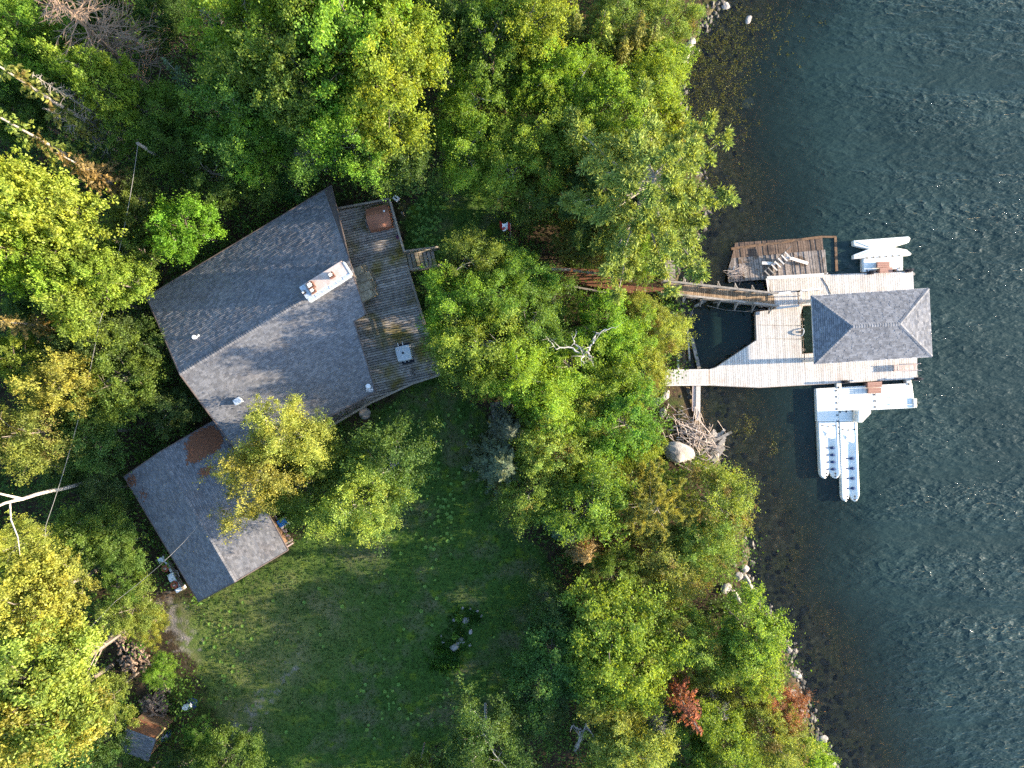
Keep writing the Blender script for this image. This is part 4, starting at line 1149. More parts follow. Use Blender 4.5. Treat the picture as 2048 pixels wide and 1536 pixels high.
def steps(parent_label, pts_lo, pts_hi, z0, z1, z2):
    t = thing('boarding_steps', P(*pts_lo[0], z0), parent_label, 'steps')
    for pts, z in ((pts_lo, z1), (pts_hi, z2)):
        (xa, ya), (xb, yb), wy = pts
        n = 3
        for k in range(n):
            MB().prism(PL([(xa, ya + wy * k / n + .2), (xb, yb + wy * k / n + .2), (xb, yb + wy * (k + 1) / n - .15), (xa, ya + wy * (k + 1) / n - .15)], z), z - .05, z).build('step_board', M['brownplastic'], t)
        MB().prism(PL([(xa + .5, ya + .6), (xb - .5, yb + .6), (xb - .5, yb + wy - .6), (xa + .5, ya + wy - .6)], z - .06), z0, z - .055).build('step_box', M['brownplastic'], t)
    return t
steps('brown two tier boarding steps between the north float and the dock', ((1755, 523), (1779.5, 522.6), 12), ((1760, 535.5), (1785.5, 534), 10.5), ZF - .05, ZF + .32, ZF + .55)
steps('brown boarding step bridging the south dock edge and the floating dock', ((1737, 776), (1763, 775), 11.5), ((1735.5, 764.5), (1764, 762.8), 11.5), .1, ZF + .33, ZF + .46)
for i, (px, py, side) in enumerate(((1733, 550, 'north edge, left of the brown steps'), (1808, 546, 'north edge, right of the brown steps'), (1682, 762, 'south edge by the west hinge'), (1826, 756, 'south edge by the folded ladder'))):
    t = thing('dock_bumper', P(px, py, .3), 'black rubber bumper post on the dock ' + side, 'bumper')
    q = P(px, py + (-2 if py < 600 else 2), 0); b = MB(); b.tube([Vector((q.x, q.y, -.6)), Vector((q.x, q.y, ZK + .75))], .10, 8); b.build('post', M['black'], t)
    b = MB(); b.box(Vector((q.x, q.y, ZK + .03)), (.5, .28, .07), .1); b.build('bracket', M['black'], t)
for i, (px, py) in enumerate(((1652, 763.5), (1710, 760.8), (1775, 757.5))):
    t = thing('mooring_cleat', P(px, py, ZK), 'white mooring cleat on the south dock edge, ' + ('nearest the west end of the float', 'left of the brown step', 'right of the brown step')[i], 'cleat')
    b = MB(); q = P(px, py, ZK + .06); b.beam(q - u * .16, q + u * .16, .07, .05); b.box(q - Vector((0, 0, .03)), (.14, .1, .06)); b.build('cleat_horn', M['flash'], t)

# ------------------------------------------------------------------ the old half sunken dock
od = thing('sunken_dock', P(1560, 525, 0), 'old rotting dock sagging under water at its north edge', 'dock')
oa, ob, oc, odd, oe = P(1470, 486, -.12), P(1643, 474.5, -.12), P(1650, 549, .34), P(1493, 562, .34), P(1455.5, 565, .34)
of = P(1455, 541, .25)
zo = plane_z(P(1470, 486, -.2), P(1643, 474.5, -.12), P(1560, 556, .45))
zo = plane_z(P(1470, 486, .03), P(1643, 474.5, .05), P(1560, 556, .46))
m1, m2 = P(1462, 517, .1), P(1646, 500, .1)
planks(od, [oa, ob, m2, m1], 0, .05, dang + .02, .185, .022, surf('wet_rotten_boards', (0.115, 0.07, 0.045), (0.18, 0.115, 0.075), 6, .6, .28, c3=(0.08, 0.05, 0.035), s3=1.2), 'deck_board', zfn=zo, jitter=.02)
planks(od, [m1, m2, oc, odd, oe, of], 0, .05, dang + .02, .185, .022, surf('rotten_boards', (0.18, 0.145, 0.12), (0.32, 0.26, 0.22), 6, .9, .34, c3=(0.13, 0.085, 0.055), s3=1.0), 'deck_board', zfn=zo, jitter=.035)
MB().beam(P(1462, 498, .02), P(1643, 474, .0), .2, .16).build('edge_beam', M['oldbeam'], od)
MB().beam(P(1643, 474, .0), P(1672, 474, -.02), .16, .14).build('edge_beam', M['oldbeam'], od)
MB().beam(P(1670, 474, -.02), P(1673, 543, .0), .2, .16).build('edge_beam', M['oldbeam'], od)
MB().beam(P(1648, 500, .05), P(1652, 549, .2), .1, .2).build('edge_beam', M['grey'], od)
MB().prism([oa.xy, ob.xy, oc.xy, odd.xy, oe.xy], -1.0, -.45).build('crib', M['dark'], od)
bs_ = thing('broken_stairs', P(1555, 526, .5), 'broken open tread stairs collapsed across the old dock', 'stairs')
s0, s1 = P(1531, 551, .45), P(1578, 507, .75); sd2 = (s1 - s0).normalized(); sp = Vector((-sd2.y, sd2.x, 0)).normalized()
for s in (-1, 1): MB().beam(s0 + sp * .33 * s, s1 + sd2 * (.5 if s > 0 else 0) + sp * .33 * s, .05, .16).build('stringer', M['grey'], bs_)
for k in range(7):
    q = s0.lerp(s1, (k + .5) / 7) + Vector((0, 0, .1)); MB().beam(q - sp * .34, q + sp * .34, .1, .04).build('tread', M['pale' if k > 1 else 'grey'], bs_)
loose('loose_board', (1524, 526), (1551, 527), .55, .55, .24, .05, M['pale'], 'short pale board lying level on the old dock left of the stairs', 'board')
loose('loose_board', (1571.5, 513), (1616, 527), .75, .5, .24, .05, M['pale'], 'long pale board leaning off the top of the broken stairs', 'board')
loose('loose_board', (1466, 541), (1469, 532), .6, .7, .1, .05, M['pale'], 'tiny upright pale stick at the west corner of the old dock', 'stick')
loose('loose_board', (1456, 541), (1467, 556), .45, .45, .14, .05, M['grey'], 'dark broken edge board at the west corner of the old dock', 'board')
loose('loose_board', (1489, 539), (1494, 561), .5, .5, .26, .05, M['grey'], 'wide grey plank laid across the west end of the old dock', 'board')
sm_ = thing('shore_platform', P(1340, 540, .8), 'small grey boardwalk platform poking out of the pine near the walkway', 'boardwalk')
planks(sm_, PL([(1328, 520), (1350, 520), (1351, 560), (1336, 560)], 1.0), 1.0, .05, .02, .16, .02, M['grey'])
MB().prism(PL([(1330, 522), (1349, 522), (1349, 558), (1338, 558)]), .2, .93).build('support_frame', M['dark'], sm_)
loose('timber_pole', (1379, 490), (1380, 533), 1.2, .6, .1, .1, M['pale'], 'slender pale pole standing in the water beside the pine boughs', 'pole')

# mulch path with a wooden edge, and a wooden platform among the trees
mp_ = PL([(1080, 540), (1200, 547), (1262, 572), (1330, 574), (1330, 586), (1255, 592), (1150, 573), (1080, 560)])
path = MB().prism([Vector((q.x, q.y, 0)) for q in mp_], .9, 1.86).build('path', M['mulch']); path['kind'] = 'structure'
pr = thing('path_railing', P(1180, 545, 1.8), 'low weathered wooden railing along the red mulch path', 'railing')
for a, b in (((1085, 538), (1142, 539)), ((1146, 541), (1210, 549)), ((1210, 549), (1264, 562))):
    MB().beam(P(*a, 2.75), P(*b, 2.7), .2, .06).build('top_rail', M['grey'], pr)
    for t in (0.05, .5, .95):
        q = P(*a, 2.7).lerp(P(*b, 2.7), t); MB().box((q.x, q.y, 2.1), (.1, .1, 1.25)).build('rail_post', M['grey'], pr)
for a, b in (((1080, 561), (1150, 574)), ((1150, 574), (1255, 593))):
    MB().beam(P(*a, 1.9), P(*b, 1.9), .14, .16).build('edge_board', M['grey'], pr)
pl = thing('lawn_platform', P(995, 818, 2.9), 'small grey plank platform at the lawn edge beneath the trees', 'platform')
planks(pl, PL([(980, 806), (1022, 800), (1024, 832), (985, 838)], 3.3), 3.3, .05, math.pi / 2 + .1, .2, .02, M['grey'])
MB().prism(PL([(982, 808), (1020, 803), (1022, 830), (987, 835)]), 2.4, 3.2).build('support_frame', M['dark'], pl)
fp = thing('flag_pole', G(1022, 474), 'slim pole flying a limp red and white flag beside the lawn', 'flagpole')
q = G(1021, 476); top = P(1021.5, 453, 0); zt = 2.9 + 4.4; top = P(1022, 452.5, zt)
b = MB(); b.tube([q, Vector((q.x, q.y, zt + .15))], [.06, .035], 6); b.build('pole', M['grey'], fp)
b = MB(); t0 = Vector((q.x, q.y, zt))
n = 8; cols = {'red': MB(), 'gloss_white': MB()}
for i in range(n):
    def fl_(s, h): return t0 + Vector((-s * .78, .10 * math.sin(s * 7) + .25 * s - .42 * (1 - h), -.5 * (1 - h) - .25 * s + .10 * math.sin(s * 9)))
    s0_, s1_ = i / n, (i + 1) / n
    key = 'gloss_white' if 2 <= i < 6 else 'red'
    cols[key].add([fl_(s0_, 0), fl_(s1_, 0), fl_(s1_, 1), fl_(s0_, 1)], [(0, 1, 2, 3)])
for k, mb_ in cols.items(): mb_.build('flag_stripe', M[k], fp)
rdl = MB()
for s in (.42, .5, .58):   # red emblem patch at the centre of the white band
    rdl.box(t0 + Vector((-s * .95, .10 * math.sin(s * 7) + .25 * s - .31, -.25 - .25 * s + .10 * math.sin(s * 9) + .02)), (.06, .24 if s == .5 else .14, .05))
rdl.build('flag_emblem', M['red'], fp)

# ------------------------------------------------------------------ utility pole, cables
up_ = thing('utility_pole', G(287, 300), 'grey wooden utility pole among the upper left trees', 'utility pole')
q = P(276, 287, 11.0); b = MB(); b.tube([Vector((q.x, q.y, 2.7)), q], [.16, .11], 8); b.build('pole', M['grey'], up_)
b = MB(); b.box(q + Vector((0, 0, .05)), (.16, .08, .12)); b.build('insulator', M['grey'], up_)
def cable(pts, label, r=.035):
    b = MB(); P3 = []
    for a, c in zip(pts[:-1], pts[1:]):
        a = Vector(a); c = Vector(c)
        for k in range(10):
            t = k / 10; P3.append(a.lerp(c, t) - Vector((0, 0, .5 * 4 * t * (1 - t))))
    P3.append(Vector(pts[-1])); b.tube(P3, r, 5); return tag(b.build('power_cable', M['wire']), label, 'power cable')
cable([q, P(198, 650, 11.5), P(92, 1050, 11.0), P(40, 1290, 11)], 'long sagging power cable running down the left woods from the utility pole', .017)
cable([P(470, 990, 9.0), P(404, 1040, 9.4), P(330, 1121, 9.3), P(228, 1205, 9.2), P(130, 1300, 9)], 'service cable crossing above the garage roof towards the lower left woods', .015)
# ------------------------------------------------------------------ leaves and crowns (nominal tree: radius 3 m, height 9 m)
def unit(a): return a / np.maximum(np.linalg.norm(a, axis=-1, keepdims=True), 1e-6)
def leaf_quads(c, nrm, size, rs, aspect=1.7, along=None):
    N = len(c)
    if along is None:
        r = rs.randn(N, 3); along = unit(np.cross(nrm, r))
    else: along = unit(along - nrm * np.sum(along * nrm, -1, keepdims=True))
    b = np.cross(nrm, along)
    s = size[:, None]
    fold = nrm * s * .12
    return np.stack([c + along * s * .5, c + b * s * .5 / aspect + fold, c - along * s * .5, c - b * s * .5 / aspect + fold], 1)

def crown_broad(seed, R=3.0, zc=6.0, rz=2.7, ncl=64, per=210, leaf=.17, cr=.72, flat=.62, rough=.28, low=-.35, stretch=0.0, up=.15):
    rs = np.random.RandomState(seed)
    ph = rs.rand(6) * 6.28
    d = unit(rs.randn(ncl * 3, 3)); d = d[d[:, 2] > low][:ncl]
    az = np.arctan2(d[:, 1], d[:, 0])
    lob = 1 + rough * (np.sin(2 * az + ph[0]) * .5 + np.sin(3 * az + ph[1]) * .6 + np.sin(5 * az + ph[2] + d[:, 2] * 2) * .4)
    u = .52 + .48 * rs.rand(len(d)) ** .5
    pos = d * np.array([R, R, rz]) * (lob * u)[:, None] * .86 + np.array([0, 0, zc])
    V = []; Tn = []
    for q, dd in zip(pos, d):
        k = int(per * rs.uniform(.55, 1.4)); r = cr * rs.uniform(.65, 1.35)
        # a clump: several small sprays, thicker on its outer upper face
        ns = 9; ax = unit(dd * np.array([1, 1, .45]) + np.array([0, 0, .25]) + rs.randn(3) * .25)
        sp = ax * (rs.uniform(-.7, 1.15, (ns, 1)) * r) + rs.randn(ns, 3) * r * .36 * np.array([1, 1, flat])
        sig = r * rs.uniform(.12, .30, (ns, 1)); j_ = rs.randint(0, ns, k)
        c = q + sp[j_] + rs.randn(k, 3) * sig[j_] * np.array([1, 1, flat]) * np.where(rs.rand(k, 1) < .1, 2.4, 1.0) + np.array([0, 0, -stretch]) * rs.rand(k, 1)
        n = unit(rs.randn(k, 3) * .75 + np.array([0, 0, up]) + dd * .35)
        V.append(leaf_quads(c, n, leaf * rs.uniform(.65, 1.3, k), rs))
        Tn.append(np.clip(rs.uniform(.2, .75) + rs.randn(k) * .2, 0, 1))
    return np.concatenate(V), np.concatenate(Tn), pos

def crown_spruce(seed, H=9.0, R=1.7, droop=.35, leaf=.26, dens=1.0, base=.10, thin=0.0):
    rs = np.random.RandomState(seed); V = []; Tn = []; tips = []
    z = H * base
    while z < H * .985:
        f = 1 - z / H; r = R * f ** .8 * rs.uniform(.75, 1.15) + .08
        nb = max(5, int((5 + 6 * f) * dens))
        for b in range(nb):
            if rs.rand() < thin: continue
            a = rs.rand() * 6.283; L = r * rs.uniform(.7, 1.15)
            dr = np.array([math.cos(a), math.sin(a), 0]); k = max(5, int(L * 26 * dens))
            t = rs.rand(k) ** .7
            side = np.array([-dr[1], dr[0], 0])
            w = (rs.rand(k) - .5) * .55 * L * (1.05 - t) * 1.2
            c = np.array([0, 0, z]) + dr * (t * L)[:, None] + side * w[:, None] + np.array([0, 0, 1]) * (-droop * L * t * t - .08 * rs.rand(k) + .10 * t)[:, None]
            n = unit(rs.randn(k, 3) * .55 + np.array([0, 0, 1.0]) + dr * .3)
            al = dr + side * np.sign(w)[:, None] * .8 + rs.randn(k, 3) * .2
            V.append(leaf_quads(c, n, leaf * rs.uniform(.6, 1.2, k), rs, 2.3, al)); Tn.append(np.clip(.25 + .4 * t + rs.randn(k) * .18, 0, 1))
        z += rs.uniform(.16, .30)
    return np.concatenate(V), np.concatenate(Tn), None

def crown_pine(seed, H=9.0, R=3.0):
    rs = np.random.RandomState(seed); V = []; Tn = []; ends = []
    for z, rr in ((4.2, .92), (5.0, 1.0), (5.7, .98), (6.4, .82), (7.0, .66), (7.7, .5), (8.4, .3)):
        nb = 7 if z < 7 else 5; a0 = rs.rand() * 6.28
        for b in range(nb):
            a = a0 + b * 6.283 / nb + rs.uniform(-.25, .25); L = R * rr * rs.uniform(.65, 1.12)
            dr = np.array([math.cos(a), math.sin(a), 0]); side = np.array([-dr[1], dr[0], 0])
            ends.append((np.array([0, 0, z - .25]), np.array([0, 0, z]) + dr * L * .92 + np.array([0, 0, .12 * L])))
            nt_ = int(7 + L * 6)
            for k in range(nt_):
                t = rs.uniform(.30, 1.0); w = rs.uniform(-.42, .42) * L * (1.12 - t) * .75
                q = np.array([0, 0, z]) + dr * L * t + side * w + np.array([0, 0, .12 * L * t + rs.uniform(-.06, .10)])
                m = 72; o = unit(rs.randn(m, 3) + np.array([0, 0, .55]) + dr * .5)
                c = q + o * rs.uniform(.02, .23, (m, 1)) * np.array([1, 1, .7])
                V.append(leaf_quads(c, unit(np.cross(o, rs.randn(m, 3))), rs.uniform(.09, .17, m), rs, 3.6, o)); Tn.append(np.clip(rs.uniform(.3, .7) + rs.randn(m) * .18, 0, 1))
    return np.concatenate(V), np.concatenate(Tn), ends

def wood_mesh(name, mat, H, r0, targets, seed, start=(.25, .7), n_limb=14, lean=0.0, top=.86, sub=2):
    rs = np.random.RandomState(seed); b = MB()
    tp = [Vector((0, 0, -.3)), Vector((rs.uniform(-.08, .08), rs.uniform(-.08, .08), H * .3)), Vector((rs.uniform(-.2, .2), rs.uniform(-.2, .2), H * .6)), Vector((rs.uniform(-.2, .2) + lean, rs.uniform(-.2, .2), H * top))]
    b.tube(tp, [r0, r0 * .75, r0 * .48, r0 * .14], 7)
    idx = rs.permutation(len(targets))[:n_limb]
    for i in idx:
        e = Vector(targets[i]); zs_ = max(H * start[0], min(H * start[1], e.z - (e.xy.length) * .75))
        s = tp[1].lerp(tp[2], max(0, min(1, (zs_ - tp[1].z) / (tp[2].z - tp[1].z)))); s.z = zs_
        m = s.lerp(e, .5) + Vector((rs.uniform(-.2, .2), rs.uniform(-.2, .2), rs.uniform(0, .35)))
        b.tube([s, m, e], [r0 * .36, r0 * .22, r0 * .06], 5, cap=False)
        for k in range(sub):
            f = m.lerp(e, rs.uniform(.1, .8)); g = f + Vector((rs.uniform(-.7, .7), rs.uniform(-.7, .7), rs.uniform(.05, .7)))
            b.tube([f, g], [r0 * .12, r0 * .03], 4, cap=False)
    o = b.build(name, mat, origin=Vector((0, 0, 0))); me = o.data; bpy.data.objects.remove(o); return me

def twig_mesh(name, mat, seed, H=9.0, R=2.2, whorl=True, n=70, r0=.14, z0=.2, droop=.15, fork=3):
    """Bare tree: trunk plus thin, forked, three sided twigs."""
    rs = np.random.RandomState(seed); b = MB(); tr = MB()
    tr.tube([Vector((0, 0, -.3)), Vector((.05, 0, H * .5)), Vector((0, .05, H))], [r0, r0 * .6, r0 * .12], 6)
    for k in range(n):
        z = H * (z0 + (1 - z0) * (k + rs.rand()) / n); f = (1 - z / H) ** .75 if whorl else (.45 + .55 * (1 - abs(z / H - .65)))
        L = R * f * rs.uniform(.6, 1.15) + .15; a = rs.rand() * 6.283; d = Vector((math.cos(a), math.sin(a), 0))
        up = rs.uniform(-.1, .25) if whorl else rs.uniform(.3, 1.0)
        s = Vector((0, 0, z)); m = s + d * L * .5 + Vector((0, 0, up * L * .5)); e = s + d * L + Vector((0, 0, up * L - droop * L))
        b.tube([s, m, e], [.022, .015, .006], 3, cap=False)
        for q in range(fork):
            t = rs.uniform(.3, .95); p0 = s.lerp(m, t * 2) if t < .5 else m.lerp(e, t * 2 - 1)
            dd = Vector((rs.uniform(-1, 1), rs.uniform(-1, 1), rs.uniform(-.3, .4))) + d * .8
            b.tube([p0, p0 + dd.normalized() * L * rs.uniform(.18, .42)], [.012, .005], 3, cap=False)
    a = tr.build(name + '_t', mat, origin=Vector((0, 0, 0))); c = b.build(name + '_b', mat, origin=Vector((0, 0, 0)))
    r = (a.data, c.data); bpy.data.objects.remove(a); bpy.data.objects.remove(c); return r

def variant(kind, seed):
    if kind == 'broad':
        V, t, pos = crown_broad(seed, ncl=104, per=290, leaf=.138, cr=.62, rough=.42); return wood_mesh('trunk', M['bark'], 9, .17, pos, seed), np_mesh('crown', V, M['leaf'], t)
    if kind == 'maple':
        V, t, pos = crown_broad(seed, ncl=100, per=260, leaf=.155, cr=.6, rough=.42); return wood_mesh('trunk', M['bark'], 9, .16, pos, seed), np_mesh('crown', V, M['leaf'], t)
    if kind == 'birch':
        V, t, pos = crown_broad(seed, ncl=104, per=250, leaf=.125, cr=.62, flat=.8, rough=.42, stretch=.3, low=-.5); return wood_mesh('trunk', M['birch'], 9, .13, pos * .93, seed, n_limb=16, sub=2), np_mesh('crown', V, M['leaf'], t)
    if kind == 'cedar':
        V, t, pos = crown_broad(seed, ncl=108, per=280, leaf=.125, cr=.6, flat=1.0, rough=.26, rz=3.4, zc=5.3, low=-.6, up=.1); return wood_mesh('trunk', M['bark'], 9, .16, pos, seed), np_mesh('crown', V, M['leafdry'], t)
    if kind == 'spruce':
        V, t, _ = crown_spruce(seed, R=2.3); return wood_mesh('trunk', M['bark'], 9, .15, [(0, 0, 8)], seed, n_limb=0, top=1.0), np_mesh('crown', V, M['needle'], t)
    if kind == 'thinspruce':
        V, t, _ = crown_spruce(seed, R=2.1, dens=.75, base=.35, thin=.35); return wood_mesh('trunk', M['greybark'], 9, .17, [(0, 0, 8)], seed, n_limb=0, top=1.0), np_mesh('crown', V, M['leafdry'], t)
    if kind == 'pine':
        V, t, ends = crown_pine(seed); b = MB(); b.tube([(0, 0, -.3), (.05, 0, 4.5), (0, .05, 8.6)], [.17, .11, .02], 7)
        for s, e in ends:
            m_ = (s + e) / 2 + np.array([0, 0, -.12]); b.tube([Vector(s), Vector(m_), Vector(e)], [.05, .035, .01], 5, cap=False)
        o = b.build('trunk', M['greybark'], origin=Vector((0, 0, 0))); me = o.data; bpy.data.objects.remove(o)
        return me, np_mesh('crown', V, M['needle'], t)
    if kind == 'deadspruce':
        return twig_mesh('dead', M['brownbark'], seed, R=2.6, n=150, fork=7)
    if kind == 'deadgrey':
        return twig_mesh('deadgrey', M['greybark'], seed, R=1.8, n=75, fork=4, z0=.3)
    if kind == 'snag':
        return twig_mesh('snag', M['birch'], seed, R=3.2, whorl=False, n=9, fork=3, z0=.55, r0=.12)
KINDS = {'broad': [11, 12, 13, 14], 'maple': [21, 22, 23], 'birch': [31, 32, 33, 34], 'cedar': [41, 42, 43], 'spruce': [51, 52], 'thinspruce': [56, 57], 'pine': [61, 62], 'deadspruce': [71], 'deadgrey': [81, 82], 'snag': [91]}
VAR = {k: [variant(k, s) for s in v] for k, v in KINDS.items()}
NAME = {'broad': 'broadleaf_tree', 'maple': 'maple_tree', 'birch': 'birch_tree', 'cedar': 'cedar_tree', 'spruce': 'spruce_tree', 'thinspruce': 'spruce_tree', 'pine': 'pine_tree', 'deadspruce': 'dead_tree', 'deadgrey': 'dead_tree', 'snag': 'dead_tree'}
CROWNZ = {'broad': .72, 'maple': .72, 'birch': .72, 'cedar': .66, 'spruce': .55, 'thinspruce': .68, 'pine': .66, 'deadspruce': .6, 'deadgrey': .6, 'snag': .8}
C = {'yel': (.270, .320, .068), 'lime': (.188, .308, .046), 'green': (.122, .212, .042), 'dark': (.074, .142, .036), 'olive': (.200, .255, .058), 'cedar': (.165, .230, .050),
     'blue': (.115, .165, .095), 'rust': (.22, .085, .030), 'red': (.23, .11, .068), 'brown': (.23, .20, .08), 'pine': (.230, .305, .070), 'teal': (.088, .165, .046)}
_cnt = {}
TREES = []
def tree(kind, px, py, rpx, h, col, label, group=None, seed=None):
    """px, py, rpx: middle and radius of the crown in the photograph; h: height in metres."""
    z0 = 2.4
    for _ in range(5):
        q = P(px, py, z0 + h * CROWNZ[kind]); z0 = tz(q)
    r = rpx * (CAMH - z0 - h * CROWNZ[kind]) / F
    base = Vector((q.x, q.y, z0))
    i = _cnt.get(kind, 0); _cnt[kind] = i + 1
    rs = random.Random(int(px * 7 + py * 13))
    t = thing(NAME[kind], base, label, 'tree', group)
    tm, cm = VAR[kind][i % len(VAR[kind])]
    sx = 1.14 * r / (3.0 if kind not in ('spruce', 'thinspruce', 'deadspruce', 'deadgrey', 'snag') else 2.0)
    t.scale = (sx * rs.uniform(.95, 1.06), sx * rs.uniform(.95, 1.06), h / 9.0)
    t.rotation_euler = (rs.uniform(-.04, .04), rs.uniform(-.04, .04), rs.uniform(0, 6.283))
    c = C[col] if isinstance(col, str) else col
    j = [rs.uniform(.88, 1.13) for _ in range(3)]
    for nm, me in (('trunk', tm), ('crown' if 'dead' not in kind and kind != 'snag' else 'branches', cm)):
        o = bpy.data.objects.new(nm, me); COL.objects.link(o); o.parent = t
        o.color = (c[0] * j[0], c[1] * j[1], c[2] * j[2], 1)
        if kind == 'snag' : o.color = (.6, .55, .5, 1)
    TREES.append((base.x, base.y, r))
    return t
